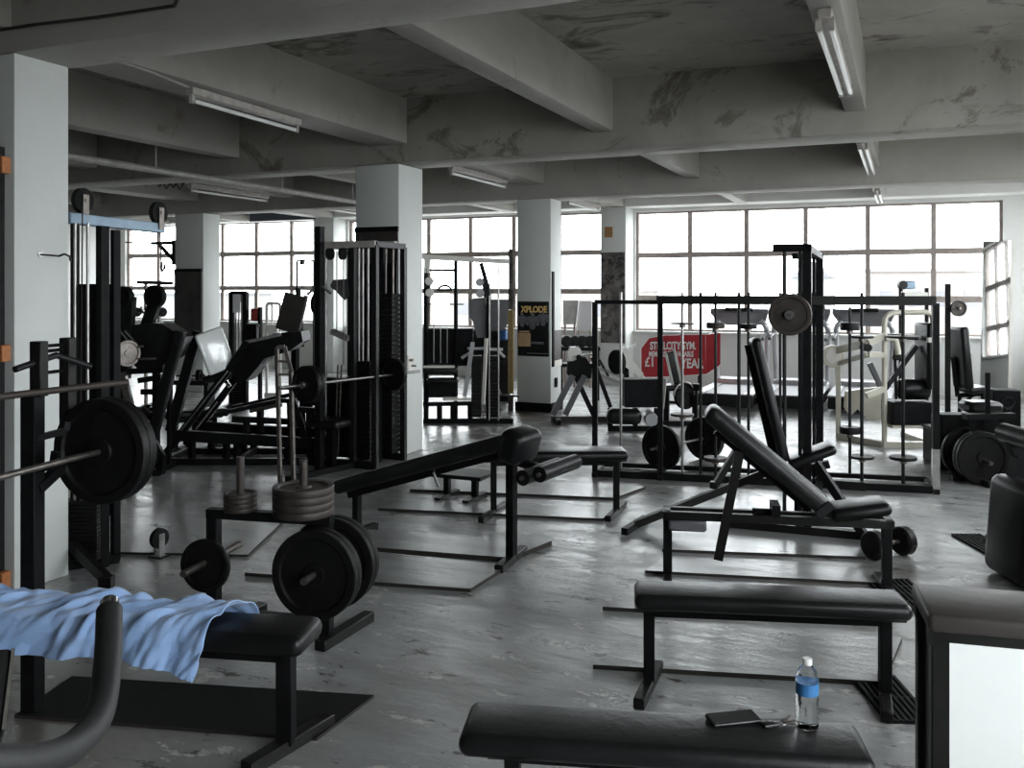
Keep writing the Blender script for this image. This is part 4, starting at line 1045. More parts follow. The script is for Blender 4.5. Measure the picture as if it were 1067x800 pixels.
# ---------------------------------------------------------------- multi station tower in front of the middle column
def tower():
    Y0, Y1 = 7.15, 7.66
    def f(x, y, Y=Y0): return onY(x, y, Y)
    root = thing('multi_gym_tower', 'tall dark multi gym with weight stacks in front of the middle column', 'exercise machine', gz(f(372, 400)))
    xs = [334, 368, 391]
    for Y in (Y0, Y1):
        for x in xs:
            X = f(x, 300).x
            MB().bar((X, Y, 0), (X, Y, 2.05), .05, .05, (0, 1, 0)).build('post', 'dark_steel', root)
    a, b = f(333, 256), f(392, 257); z = 2.06
    MB().bar(gz(a, z), gz(b, z), .07, .06).build('top_beam', 'lamp_body', root)
    a2, b2 = onY(399, 258, Y1-.05), onY(412.5, 258, Y1-.05)
    MB().bar(gz(a2, 2.08), gz(b2, 2.08), .06, .06).build('top_beam', 'lamp_body', root)
    for x in xs[::2]: X = f(x, 300).x; MB().bar((X, Y0, z), (X, Y1, z), .05, .05).build('side_beam', 'dark_steel', root)
    for x in (339.5, 366.5, 374, 378, 383.5, 389.5):
        p = f(x, 300, Y0+.12); MB().cyl(gz(p, .25), gz(p, 2.03), .011, 10).build('guide_rod', 'steel', root)
    for x in (402, 409.5):
        p = onY(x, 300, Y1-.06); MB().cyl(gz(p, .1), gz(p, 2.06), .012, 10).build('guide_rod', 'steel_dull', root)
    def stack(x0, x1, Y, n, zb):
        X0, X1 = onY(x0, 300, Y).x, onY(x1, 300, Y).x; mb = MB()
        for k in range(n): mb.box(((X0+X1)/2, Y, zb+k*.045), (X1-X0, .16, .041), None, .003)
        mb.build('weight_stack', 'iron', root)
    stack(372, 390, Y0+.14, 20, .10); stack(398, 413, Y1-.07, 34, .10); stack(340, 364, Y0+.30, 16, .10)
    bk = MB(); X0, X1 = onY(370, 300, Y1).x, onY(413, 300, Y1).x
    bk.box(((X0+X1)/2, Y1+.02, .95), (X1-X0, .03, 1.9)).build('rear_panel', 'black_paint', root)
    X0, X1 = f(335, 300, Y0+.3).x, f(368, 300, Y0+.3).x
    MB().box(((X0+X1)/2, Y0+.36, .32), (X1-X0, .03, .62)).build('lower_panel', 'black_paint', root)
    # pulley shroud, seat pad and handles
    c = f(354, 300, Y0+.1)
    mb = MB(); Pl = lambda x, y, o=0.0: onY(x, y, Y0+.08+o)
    polybox(mb, Pl, [(344, 297), (347, 291.5), (363, 290.5), (364, 309), (359, 313), (354, 308), (350, 303), (345, 300)], .09); mb.build('pulley_shroud', 'grey_plastic', root)
    MB().bar(Pl(346, 345), Pl(363, 353), .06, .05).build('arm_pad', 'pipe', root)
    MB().cyl(gz(f(351, 300), 2.0), f(351, 345), .005, 6).cyl(gz(f(358, 300), 2.0), f(358, 380), .005, 6).build('cable', 'steel_dull', root)
    MB().cyl(f(356, 380), gz(f(352, 470), .1), .008, 8).cyl(f(352, 380), gz(f(349, 470), .1), .008, 8).build('pull_rod', 'steel_dull', root)
    pl = onY(341, 246, Y0)
    for x in (344, 357): 
        q = gz(f(x, 300), 1.98); pulley(q, (1, 0, 0), .06, .03, 'pulley', root)
    # V shaped bar hanging at the front left
    o = plane(8.3)
    MB().tube(bend([o(320, 307), o(329, 299), o(333, 297), o(337, 299), o(345, 306)], .04, 4), .014, 10).build('pull_down_bar', 'steel', root)
    MB().cyl(o(333, 297), o(333, 250), .004, 6).cyl(o(333, 282), o(333, 296), .016, 10).build('hanger', 'steel_dull', root)
    MB().bar(gz(o(333, 400), 0), o(333, 236), .06, .07, (0, 1, 0)).bar(o(333, 240), gz(f(334, 300), o(333, 240).z), .05, .05).build('front_mast', 'black_paint', root)
    mb = MB(); plate_mesh(mb, o(326, 317, .15), (RV*.8+NV*.6).normalized(), .095, .04, 32); mb.build('plate', 'iron', root)
    MB().box((f(352, 300).x, Y0-.10, .42), (.34, .34, .08), None, .03, 3).bar((f(352, 300).x, Y0-.1, 0), (f(352, 300).x, Y0-.1, .38), .07, .07, (0, 1, 0)).build('seat', 'vinyl', root)
    MB().bar((f(334, 300).x, Y0, .03), (f(391, 300).x, Y0, .03), .06, .06).build('base', 'black_paint', root)
    MB().bar((f(334, 300).x, Y1, .03), (f(391, 300).x, Y1, .03), .06, .06).build('base', 'black_paint', root)
tower()
def column_pin():
    X = -4.58; P = lambda x, y: (lambda u: V((X, X/((u*CT-ST)/(CT+u*ST)), 0)))((x-CX)/F)
    p = P(427, 380); p.z = zy(p, 378); root = thing('column_bracket', 'small steel bracket screwed to the bright side of the middle column', 'bracket', p)
    MB().box(p+V((.006, 0, 0)), (.012, .10, .16)).build('plate', 'white_metal', root)
    MB().cyl(p+V((.01, -.02, .03)), p+V((.05, -.02, .03)), .014, 10).cyl(p+V((.01, .02, -.03)), p+V((.06, .02, -.03)), .010, 10).build('pin', 'steel_dull', root)
column_pin()
# panels on the columns
def slab(name, label, cat, x1, x0, Y, z0, z1, m, t=.02, rim=None):
    root = thing(name, label, cat, ((x0+x1)/2, Y, 0))
    MB().box(((x0+x1)/2, Y-t/2, (z0+z1)/2), (abs(x1-x0), t, z1-z0)).build('board', m, root)
    if rim: MB().box(((x0+x1)/2, Y-t/2-.004, z1-.02), (abs(x1-x0)+.01, t+.01, .05)).build('top_strip', rim, root)
    return root
slab('column_panel', 'dark mirrored panel on the front of the middle column', 'panel', -4.585, -5.075, 7.77, .05, 2.26, 'brick_dark', .015, 'black_paint')
slab('column_panel', 'mottled brown panel with trophies pattern on the far left column', 'panel', -10.33, -10.89, 11.40, .66, 1.97, 'brick_dark', .03, 'black_paint')
slab('column_panel', 'mottled grey brown panel on the column beside the big window', 'panel', -4.44, -4.87, 15.12, .72, 2.28, 'camo_panel', .03)
# ---------------------------------------------------------------- chin bracket and far rack at the left windows
def far_rack():
    P = plane(12.6); root = thing('squat_rack', 'thin rust topped rack with a small barbell by the far left window', 'stand', gz(P(160, 400)))
    MB().bar(P(143, 294), P(180, 295), .06, .05).build('top_bar', 'iron_rust', root)
    for x in (152, 166): MB().bar(P(x, 294), gz(P(x, 400)), .035, .035, (0, 1, 0)).build('upright', 'steel_dull', root)
    for x in (150, 166): MB().bar(P(x, 320, -.1), P(x+1, 326, -.02), .03, .03).build('bar_rest', 'steel', root)
    mb = MB(); mb.cyl(P(146, 325.5, -.06), P(176, 325.5, -.06), .012, 8); mb.build('bar', 'steel', root)
    for x in (170.5, 144): 
        mb = MB(); plate_mesh(mb, P(x, 325, -.06), (RV*.6-NV*.8).normalized(), .065, .05, 24); mb.build('plate', 'iron', root)
    MB().bar(gz(P(148, 400), .03), gz(P(170, 400), .03), .06, .05).bar(gz(P(152, 400), .03)-NV*.3, gz(P(152, 400), .03)+NV*.3, .05, .05).bar(gz(P(166, 400), .03)-NV*.3, gz(P(166, 400), .03)+NV*.3, .05, .05).build('base', 'black_paint', root)
far_rack()
def chin_bar():
    a = V((-10.90, 11.5, 0)); P = plane(dep(a)); 
    root = thing('chin_up_bar', 'dark wall bracket bar on the left side of the far left column', 'bracket', gz(a, 2.2))
    MB().bar(P(181, 253), P(158, 253.5), .05, .05).bar(P(160, 253.5), P(131, 252.5), .025, .02).build('arm', 'black_paint', root)
    MB().bar(P(181, 271), P(166, 255), .05, .05).bar(P(181, 250), P(181, 276), .04, .05, (0, 1, 0)).build('brace', 'black_paint', root)
chin_bar()
# ---------------------------------------------------------------- machines in front of the left bay windows
def frame_machine():
    P = plane(12.8); root = thing('cable_machine', 'dark framed cable machine with pale guide rods by the left windows', 'exercise machine', gz(P(250, 410)))
    for x in (241.5, 256): MB().bar(gz(P(x, 400)), P(x, 304), .06, .06, (0, 1, 0)).build('post', 'black_paint', root)
    MB().bar(P(241, 305), P(257, 305), .06, .05).build('top_beam', 'black_paint', root)
    MB().box(P(247, 316), (.10, .06, .26), M.Rotation(TH, 4, 'Z')).build('upper_shroud', 'vinyl_pale', root)
    MB().box(P(252.5, 309, .05), (.08, .10, .14), M.Rotation(TH, 4, 'Z')).build('motor_block', 'vinyl_brown', root)
    for x in (246, 249, 252): MB().cyl(P(x, 306), gz(P(x, 400), .1), .012, 8).build('guide_rod', 'steel', root)
    st = MB()
    for k in range(16): st.box(gz(P(249, 400), .08+k*.04), (.16, .12, .036), M.Rotation(TH, 4, 'Z'))
    st.build('weight_stack', 'iron', root)
    MB().bar(gz(P(238, 400), .03), gz(P(262, 400), .03), .08, .06).bar(gz(P(241.5, 400), .03)-NV*.5, gz(P(241.5, 400), .03)+NV*.2, .06, .05).build('base', 'black_paint', root)
    MB().box(P(265, 345, -.1), (.16, .16, .22), M.Rotation(TH, 4, 'Z'), .01).build('seat_box', 'black_paint', root)
    MB().bar(gz(P(271, 400)), P(271, 320), .045, .045, (0, 1, 0)).bar(P(271, 352), P(256, 352), .04, .04).bar(P(260, 341, -.1), P(272, 339, -.1), .03, .03).build('side_frame', 'black_paint', root)
    MB().box(P(265, 328, .05), (.12, .08, .18), M.Rotation(TH, 4, 'Z'), .03, 3).build('red_pad', 'red_fabric', root)
    r2 = thing('white_pulldown_frame', 'slim white framed machine by the left windows', 'exercise machine', gz(plane(14)(285, 400)))
    Q = plane(14.0)
    MB().tube(bend([gz(Q(278, 400)), Q(278, 316), Q(292, 316), gz(Q(292, 400))], .05, 4), .022, 10).build('frame', 'white_metal', r2)
    MB().cyl(Q(283.5, 317), Q(283.5, 340), .012, 8).box(Q(284, 342), (.16, .1, .12), M.Rotation(TH, 4, 'Z')).build('carriage', 'white_metal', r2)
    MB().bar(gz(Q(276, 400), .03), gz(Q(294, 400), .03), .08, .06).build('base', 'white_metal', r2)
    r3 = thing('pulley_tower', 'black frame with a narrow T top before the left windows', 'stand', gz(Q(317, 400)))
    MB().tube(bend([gz(Q(309.5, 400)), Q(309.5, 271), Q(327, 271), gz(Q(327, 400))], .04, 3), .016, 8).build('frame', 'dark_steel', r3)
    MB().box(Q(315, 273.5), (.05, .05, .07)).build('pulley', 'dark_steel', r3)
frame_machine()
# ---------------------------------------------------------------- small barbell lying against the far left column
p = plane(12.2); a, b = p(176, 383), p(214, 388)
def plate_stand():
    P = plane(12.1); root = thing('dumbbell_stand', 'low dark stand with a small barbell before the far left column', 'stand', gz(P(195, 420)))
    MB().bar(P(170, 397), P(222, 398), .35, .06).build('shelf', 'dark_steel', root)
    for x in (174, 218): MB().bar(P(x, 398), gz(P(x, 420)), .05, .3, NV).build('leg', 'black_paint', root)
    P2 = plane(11.9)
    barbell('small barbell resting on the low stand before the far left column', P(184, 391.5), P(214, 391.5), [(.30, .085, .05)], .012, 'dark_steel')
plate_stand()
bench('black flat bench low behind the sloping sled rails', at(170, 428, .42), at(236, 424, .42), .3, .42, t=.08, inset=(.12, .12), foot=.4, pad='vinyl')
# ---------------------------------------------------------------- white cable station right of the middle column
def cable_station():
    P = plane(11.2); B = M.Rotation(TH, 4, 'Z')
    root = thing('cable_station', 'white topped cable station with lat pulldown bar between the two columns', 'exercise machine', gz(P(480, 434)))
    MB().bar(P(440, 267.5), P(531, 272.5), .07, .06).build('top_beam', 'white_metal', root)
    MB().box(P(445, 276), (.07, .06, .20), B).build('corner_bracket', 'white_metal', root)
    for x, y0 in ((444, 280), (509, 302)): MB().bar(P(x, y0), gz(P(x, 434)), .045, .05, (0, 1, 0)).build('post', 'black_paint', root)
    MB().bar(P(475, 272), gz(P(475, 434)), .035, .04, (0, 1, 0)).build('post', 'black_paint', root)
    MB().bar(P(501, 274), P(508, 298), .045, .05).bar(P(508, 296), P(509, 305), .045, .05).build('neck', 'black_paint', root)
    MB().bar(P(446, 281.5), P(475, 281.5), .03, .03).build('cross_bar', 'black_paint', root)
    for x, y in ((447.5, 293), (448, 305), (500, 294), (500.5, 305.5)):
        MB().lathe([(.012, -.02), (.048, -.02), (.052, -.01), (.052, .01), (.048, .02), (.012, .02)], P(x, y, -.04), NV, 24).build('pulley', 'white_metal' if x < 480 else 'silver_plastic', root)
    for y0, y1, x in ((288, 310, 444.5), (290, 310, 504)): MB().bar(P(x, y0, -.03), P(x+3, y1, -.03), .06, .03, NV).build('pulley_bracket', 'dark_steel', root)
    MB().tube(bend([P(456, 303), P(458, 299), P(463.5, 297), P(469, 299), P(471, 303)], .04, 4), .014, 10).bar(P(456, 302.5), P(471, 302.5), .02, .02).build('pulldown_handle', 'dark_steel', root)
    MB().cyl(P(463.5, 273), P(463.5, 297), .005, 6).cyl(P(452, 283), P(452, 345), .004, 6).build('cable', 'cable', root)
    MB().cyl(P(446, 317), P(483, 317), .008, 8).build('tie_rod', 'dark_steel', root)
    for x in (452, 459, 466): MB().cyl(P(x, 341), P(x, 378), .008, 8).build('guide_rod', 'steel', root)
    MB().box(P(468, 362, .12), (.58, .12, .46), B).build('rear_shroud', 'black_paint', root)
    MB().bar(P(442, 381.5), P(474, 381.5), .16, .03).build('shelf', 'white_metal', root)
    MB().box(P(459, 386, .03), (.42, .24, .08), B, .02, 3).build('thigh_pad', 'vinyl', root)
    MB().box(P(462, 395.5, -.02), (.38, .34, .07), B, .03, 3).build('seat', 'vinyl', root)
    MB().box(P(461, 405, .05), (.34, .22, .20), B).build('seat_base', 'black_paint', root)
    MB().box(P(477, 414, -.05), (.34, .3, .035), B).build('foot_plate', 'white_metal', root)
    MB().bar(P(441, 421), P(494, 420), .06, .05).build('lower_rail', 'black_paint', root)
    for x in (458, 472, 490): MB().bar(P(x, 421), gz(P(x, 434)), .05, .05, (0, 1, 0)).build('leg', 'black_paint', root)
    MB().bar(gz(P(441, 434), .03), gz(P(535, 434), .03), .06, .06).build('base', 'black_paint', root)
    MB().bar(P(493, 356, -.1), P(484.5, 412, -.1), .05, .05).build('slanted_strut', 'silver_plastic', root)
    MB().bar(P(507, 352, -.12), P(504, 420, -.12), .035, .035).build('rear_strut', 'white_metal', root)
    for x in (510, 519.5): MB().cyl(P(x, 276 if x > 515 else 308, -.1), gz(P(x, 434, -.1), .05), .010, 10).build('guide_rod', 'steel', root)
    for x in (496.5, 514):
        st = MB()
        for k in range(18): st.box(gz(P(x, 434, .0), .10+k*.042), (.12, .12, .038), B)
        st.build('weight_stack', 'iron', root)
    mb = MB(); polybox(mb, P, [(492, 311), (506, 310), (507, 352), (497, 352), (492, 334)], .05, .04); mb.build('side_plate', 'grey_plastic', root)
    MB().bar(P(487, 363), P(506, 363), .03, .03).bar(P(481, 373), P(492, 366), .035, .035).bar(P(509, 364), P(524, 364), .03, .03).bar(P(518, 364), P(526, 372), .03, .03).build('side_handle', 'silver_plastic', root)
    MB().bar(P(519, 405), P(522, 411), .03, .03).bar(P(522, 411), P(541, 412, -.1), .022, .022).build('low_handle', 'steel_dull', root)
cable_station()
def second_bar():
    P = plane(13.4); root = thing('pulldown_machine', 'dark exercise machine with stacked shrouds left of the poster column', 'exercise machine', gz(P(522, 420)))
    mb = MB(); polybox(mb, P, [(488, 312), (530, 312), (530, 336), (524, 346), (506, 350), (489, 330)], .08, 0); mb.build('console', 'grey_plastic', root)
    MB().box(gz(P(512, 420, .1), .55), (.55, .22, 1.0), M.Rotation(TH, 4, 'Z'), .03).build('shroud', 'rubber', root)
    MB().bar(P(510, 350), gz(P(510, 420)), .14, .12, (0, 1, 0)).bar(gz(P(495, 415), .04), gz(P(532, 415), .04), .1, .08).build('body', 'black_paint', root)
    MB().box(P(524, 349, -.05), (.13, .10, .14), None, .02).build('water_tank', 'blue', root)
    MB().bar(P(500, 350), P(528, 346), .05, .05).bar(P(514, 364), P(532, 378), .05, .05).bar(P(514, 378), P(532, 378), .06, .06).build('arm', 'dark_steel', root)
second_bar()
def plank():
    a = V((-4.93, 11.30, 0)); root = thing('wooden_plank', 'narrow yellow wooden plank standing against the poster column', 'plank', a)
    MB().box((-4.93, 11.33, .80), (.07, .04, 1.13)).build('board', 'yellow_wood', root)
    MB().box((-4.93, 11.34, 1.78), (.06, .04, .82)).build('upper_board', 'camo_panel', root)
    MB().box((-4.93, 11.33, .11), (.06, .04, .22)).build('foot', 'steel_dull', root)
plank()
def poster():
    X0, X1, Y = -4.855, -4.385, 11.38; xc = (X0+X1)/2
    def z(y): return zy(V((xc, Y, 0)), y)
    def xx(x): return onY(x, 300, Y-.01).x
    root = thing('poster', 'black poster with gold lettering and muscular figures on the column', 'poster', (xc, Y, z(371)))
    MB().box((xc, Y-.006, (z(314)+z(371))/2), (X1-X0-.02, .01, z(314)-z(371))).build('sheet', 'phone_body', root)
    T = M.Translation((xx(556.5), Y-.0125, z(322.5))) @ M.Rotation(PI/2, 4, 'X')
    text('lettering', 'XPLODE', .115, T, 'letter_gold', root, .0008, .005, .86)
    fg = MB(); R0 = M.Rotation(PI/2, 4, 'X')
    for cx, cy, s in ((544, 333, .9), (555, 334, 1.1), (566, 331, 1.0)):
        o = V((xx(cx), Y-.0125, z(cy)))
        for dx, dz, r in ((0, .075, .026), (-.045, .02, .036), (.045, .02, .036), (0, .0, .05), (-.065, -.04, .024), (.065, -.04, .024), (0, -.07, .04)):
            fg.lathe([(r*s, 0), (r*s*.6, .0012)], o+V((dx*s, 0, dz*s)), (0, -1, 0), 14)
    fg.build('figures', 'grey_plastic', root)
    p0, p1 = xx(540), xx(553)
    MB().box(((p0+p1)/2, Y-.0135, (z(347)+z(361))/2), (p1-p0, .003, z(347)-z(361)), None, .001).box(((p0+p1)/2, Y-.0135, z(345.5)), ((p1-p0)*.8, .003, .02)).build('tub_picture', 'tan', root)
    MB().box((xx(560), Y-.0125, z(368)), (.30, .001, .012)).box((xx(560), Y-.0125, z(357)), (.18, .001, .03)).build('small_print', 'grey_plastic', root)
    # narrow board on the bright side of the column
    Xs = -4.37; r2 = thing('wall_board', 'narrow pinkish board with a black edge on the bright side of the poster column', 'panel', (Xs, 11.6, .8))
    q = V((Xs, 11.6, 0)); zz = lambda y: zy(q, y)
    MB().box((Xs+.006, 11.62, (zz(344)+zz(375))/2), (.012, .26, zz(344)-zz(375))).build('sheet', 'vinyl_brown', r2)
    MB().box((Xs+.008, 11.62, (zz(375)+zz(381))/2), (.016, .30, zz(375)-zz(381))).build('lower_rail', 'white_metal', r2)
    MB().box((Xs+.012, 11.44, (zz(283)+zz(381))/2), (.024, .05, zz(283)-zz(381))).build('edge_strip', 'black_paint', r2)
    r3 = thing('light_switch', 'small black switch low on the bright side of the poster column', 'switch', (Xs, 11.55, zz(398)))
    MB().box((Xs+.012, 11.55, zz(398)), (.024, .08, .13), None, .006).build('case', 'black_paint', r3)
    MB().box((Xs+.027, 11.55, zz(398)), (.008, .03, .04)).build('rocker', 'rubber', r3)
    r4 = struct('baseboard_column', MB().box((-4.615, 11.58, .06), (.53, .44, .12)), 'black_paint')
poster()
# ---------------------------------------------------------------- seated machine and abdominal machine behind the rack
def seated_row():
    P = plane(11.3); root = thing('seated_row_machine', 'dark rowing machine with white round covers and inverted V legs', 'exercise machine', gz(P(600, 436)))
    for a, b in (((576, 432), (597, 391)), ((589, 432), (609, 391))):
        MB().bar(P(*a), P(*b), .07, .06, NV).build('leg', 'grey_plastic', root)
    mb = MB(); polybox(mb, P, [(592, 378), (598, 372), (610, 372), (617, 382), (616, 394), (600, 396), (591, 390)], .18); mb.build('body', 'rubber', root)
    mb = MB(); polybox(mb, P, [(591, 376), (591.5, 366), (595, 361.5), (600, 361), (605, 364), (607, 370), (603, 373), (597, 376)], .10, -.03); mb.build('white_cover', 'white_metal', root)
    MB().lathe([(.01, -.02), (.035, -.015), (.035, .015)], P(603, 372, -.05), NV, 20).build('hub', 'rubber', root)
    MB().cyl(P(606, 370.5), P(617, 369), .012, 10).build('handle', 'chrome', root)
    for a, b in (((618, 381), (652, 394)), ((618, 388), (652, 401))): MB().bar(P(*a), P(*b), .03, .04).build('rail', 'pipe', root)
    MB().bar(P(617, 372), P(636, 424), .05, .05).bar(P(624, 374), P(634, 392), .03, .03).build('strut', 'dark_steel', root)
    MB().bar(gz(P(574, 436), .04), gz(P(634, 436), .04), .10, .07).build('base', 'vinyl_brown', root)
    MB().bar(P(600, 392, .09), gz(P(620, 430, .09), .05), .06, .06).build('rear_leg', 'dark_steel', root)
    MB().bar(gz(P(581, 436), .03)-NV*.25, gz(P(581, 436), .03)+NV*.25, .06, .06).build('foot', 'black_paint', root)
    # second machine: board, white swing arm, roller
    Q = plane(10.6); r2 = thing('leg_press_machine', 'black weight box machine with a white swing arm left of the red sign', 'exercise machine', gz(Q(665, 442)))
    T = M.Rotation(TH+.06, 4, 'Z')
    MB().box(Q(670.5, 409.5, .1), (.455, .24, .33), T, .006).build('weight_box', 'black_paint', r2)
    MB().bar(Q(650, 394, -.03), Q(691, 394, -.03), .02, .02).bar(Q(692, 394, -.03), Q(689, 425, -.03), .05, .04).build('box_edge', 'pipe', r2)
    mb = MB(); polybox(mb, Q, [(648, 364), (652, 361.5), (657, 366), (660, 375), (672, 390), (668, 394), (664, 391), (650, 381)], .06, .1); mb.build('swing_arm', 'white_metal', r2)
    MB().bar(Q(656, 364, .1), Q(664, 359, .1), .03, .03).build('grip', 'white_metal', r2)
    mb = MB(); plate_mesh(mb, Q(644, 378, .12), (RV*.85+NV*.5).normalized(), .145, .05, 34); mb.build('wheel', 'rubber', r2)
    MB().bar(Q(646, 378, .12), Q(655, 394, .12), .05, .05).bar(Q(655, 372, .2), Q(655, 395, .2), .05, .05, (0, 1, 0)).build('arm_post', 'black_paint', r2)
    pad_between(MB(), Q(631, 432, -.1), Q(667, 433, -.1), .18, .18, None, .07).build('padded_bench', 'vinyl', r2)
    MB().lathe([(.02, -.12), (.07, -.12), (.078, -.1), (.078, .1), (.07, .12), (.02, .12)], Q(676, 434.5, -.1), NV, 24).build('roller', 'silver_plastic', r2)
    for x in (636, 662, 684): MB().bar(Q(x, 425), gz(Q(x, 440)), .05, .05, (0, 1, 0)).build('leg', 'black_paint', r2)
    MB().bar(gz(Q(634, 441), .03), gz(Q(688, 441), .03), .06, .06).build('base', 'black_paint', r2)
    W = plane(10.9); r3 = thing('abdominal_machine', 'black machine with a narrow upright back pad and a wheel before the red sign', 'exercise machine', gz(W(708, 440)))
    pad_between(MB(), W(699, 366), W(706, 400), .05, .13, None, .02).build('backrest', 'vinyl', r3)
    MB().bar(W(702, 363, -.02), W(710, 400, -.02), .025, .03).bar(W(693.5, 368, -.02), W(701, 402, -.02), .025, .03).build('backrest_edge', 'pipe', r3)
    mb = MB(); plate_mesh(mb, W(716, 413, .1), (RV*.5-NV*.86).normalized(), .165, .05, 38); mb.build('wheel', 'rubber', r3)
    a0 = (RV*.86+NV*.5).normalized(); cg = W(713, 412, .0); MB().tube([cg+a0*.16*math.cos(k*PI/18)+UP*.16*math.sin(k*PI/18) for k in range(19)], .012, 8).build('wheel_guard', 'steel_dull', r3)
    pad_between(MB(), W(690, 404, .1), W(712, 404, .1), .34, .07, None, .03).build('seat', 'vinyl', r3)
    for x in (696, 726): MB().bar(W(x, 404, .1), gz(W(x, 440, .1)), .06, .06, (0, 1, 0)).build('leg', 'black_paint', r3)
    MB().bar(gz(W(690, 440, .1), .03), gz(W(738, 440, .1), .03), .07, .06).build('base', 'black_paint', r3)
    MB().bar(W(703, 401, .05), W(726, 410, .1), .05, .05).box(W(728, 404, .1), (.10, .12, .08)).build('frame', 'black_paint', r3)
seated_row()
# ---------------------------------------------------------------- red sign
def red_sign():
    P = plane(13.4, 12.9, 668, 752); root = thing('advert_sign', 'red sign with white lettering about gym membership', 'sign', gz(P(706, 417)))
    out = [(667.5, 387), (667.5, 363), (676, 352), (690, 349.5), (735, 348.5), (735.5, 390), (672, 394)]
    mb = MB(); polybox(mb, P, out, .03); mb.build('board', 'red', root)
    mb = MB(); polybox(mb, P, [(736, 348.5), (751, 347), (751, 380), (736, 390)], .03, .02); mb.build('side_board', 'red', root)
    bd = MB()
    for i in range(len(out)):
        if i in (3, 4): continue
        a, b = out[i], out[(i+1) % len(out)]; bd.bar(P(*a, -.005), P(*b, -.005), .02, .012)
    bd.bar(P(736, 390, -.005), P(751, 380, -.005), .02, .012).build('border', 'letter_white', root)
    a, b = P(670, 370), P(734, 370); e = (b-a).normalized(); n = e.cross(UP).normalized()
    def T(x, y):
        p = P(x, y, -.004); R = M((e, UP, n)).transposed().to_4x4(); R.translation = p; return R
    text('lettering', 'STEELCITYGYM.', .155, T(701, 360.5), 'letter_white', root, .002, .004, .62)
    text('lettering', 'MEMBERSHIP AVAILABLE', .105, T(699, 369), 'letter_white', root, .002, .003, .58)
    text('lettering', '£1', .19, T(677, 377.5), 'letter_white', root, .002, .004, .8)
    text('lettering', 'YEAR', .19, T(721, 379), 'letter_white', root, .002, .005, .72)
    for x in (676, 730): MB().bar(P(x, 388, .05), gz(P(x, 417, .05)), .05, .05, (0, 1, 0)).build('stand_leg', 'dark_steel', root)
    MB().bar(gz(P(672, 417, .05), .02), gz(P(734, 417, .05), .02), .25, .04).build('stand_foot', 'dark_steel', root)
red_sign()
# ---------------------------------------------------------------- treadmills facing the window
def treadmill(label, xc, d, rz=0.0, name='treadmill'):
    c = gz(atd(xc, 400, d)); T = M.Rotation(rz, 4, 'Z'); T.translation = c   # local y to the window
    root = thing(name, label, 'treadmill', c, rz)
    MB(T).box((0, -.65, .14), (.78, 1.5, .16), None, .02, 2).build('deck_frame', 'rubber', root)
    MB(T).box((0, -.70, .225), (.50, 1.34, .012)).build('belt', 'grey_plastic', root)
    for s in (-1, 1): MB(T).box((s*.33, -.68, .228), (.14, 1.42, .025), None, .006).build('side_rail', 'silver_plastic', root)
    mb = MB(T); mb.box((0, .20, .20), (.80, .42, .22), None, .05, 3); mb.build('motor_hood', 'silver_plastic', root)
    for s in (-1, 1):
        MB(T).tube(bend([(s*.36, .16, .2), (s*.385, .10, .95), (s*.38, .0, 1.10), (s*.30, .02, 1.18)], .15, 6), .038, 14).build('upright', 'silver_plastic', root)
        MB(T).tube(bend([(s*.385, .10, .99), (s*.385, -.30, .97), (s*.385, -.42, .93)], .1, 4), .025, 12).build('handrail', 'grey_plastic', root)
    X = T @ M.Translation((0, .06, 1.24)) @ M.Rotation(-.55, 4, 'X')
    con = MB(X); poly = [(-.42, -.16), (.42, -.16), (.34, .16), (.20, .20), (-.20, .20), (-.34, .16)]
    con.prism(poly, M.Translation((0, 0, -.04)), .08); co = con.build('console', 'grey_plastic', root)
    MB(X).box((0, .04, .044), (.34, .16, .008)).build('display', 'phone_body', co)
    MB(X).bar((-.2, -.2, 0), (.2, -.2, 0), .04, .04).build('front_grip', 'rubber', root)
treadmill('grey treadmill nearest the red sign, facing the big window', 771, 13.6)
treadmill('grey treadmill behind the cream leg machine, facing the big window', 900, 13.2)
treadmill('grey treadmill in the middle of the three, mostly behind the smith machine', 834, 13.4)
def elliptical():
    P = plane(12.3); root = thing('lat_tower', 'slim dark tower with a white top bar above the right end of the rack', 'exercise machine', gz(P(952, 420)))
    for x in (938.5, 965.5): MB().bar(gz(P(x, 422)), P(x, 300), .05, .05, (0, 1, 0)).build('post', 'dark_steel', root)
    MB().bar(P(938, 306), P(966, 307), .06, .06).build('top_bar', 'white_metal', root)
    MB().box(P(946, 297), (.18, .1, .11), M.Rotation(TH, 4, 'Z'), .02).build('cap', 'blue_metal', root)
    MB().lathe([(.02, -.03), (.06, -.03), (.06, .03), (.02, .03)], P(939, 297, -.04), NV, 20).build('pulley', 'dark_steel', root)
    MB().bar(gz(P(930, 422), .03), gz(P(975, 422), .03), .08, .06).build('base', 'black_paint', root)
elliptical()
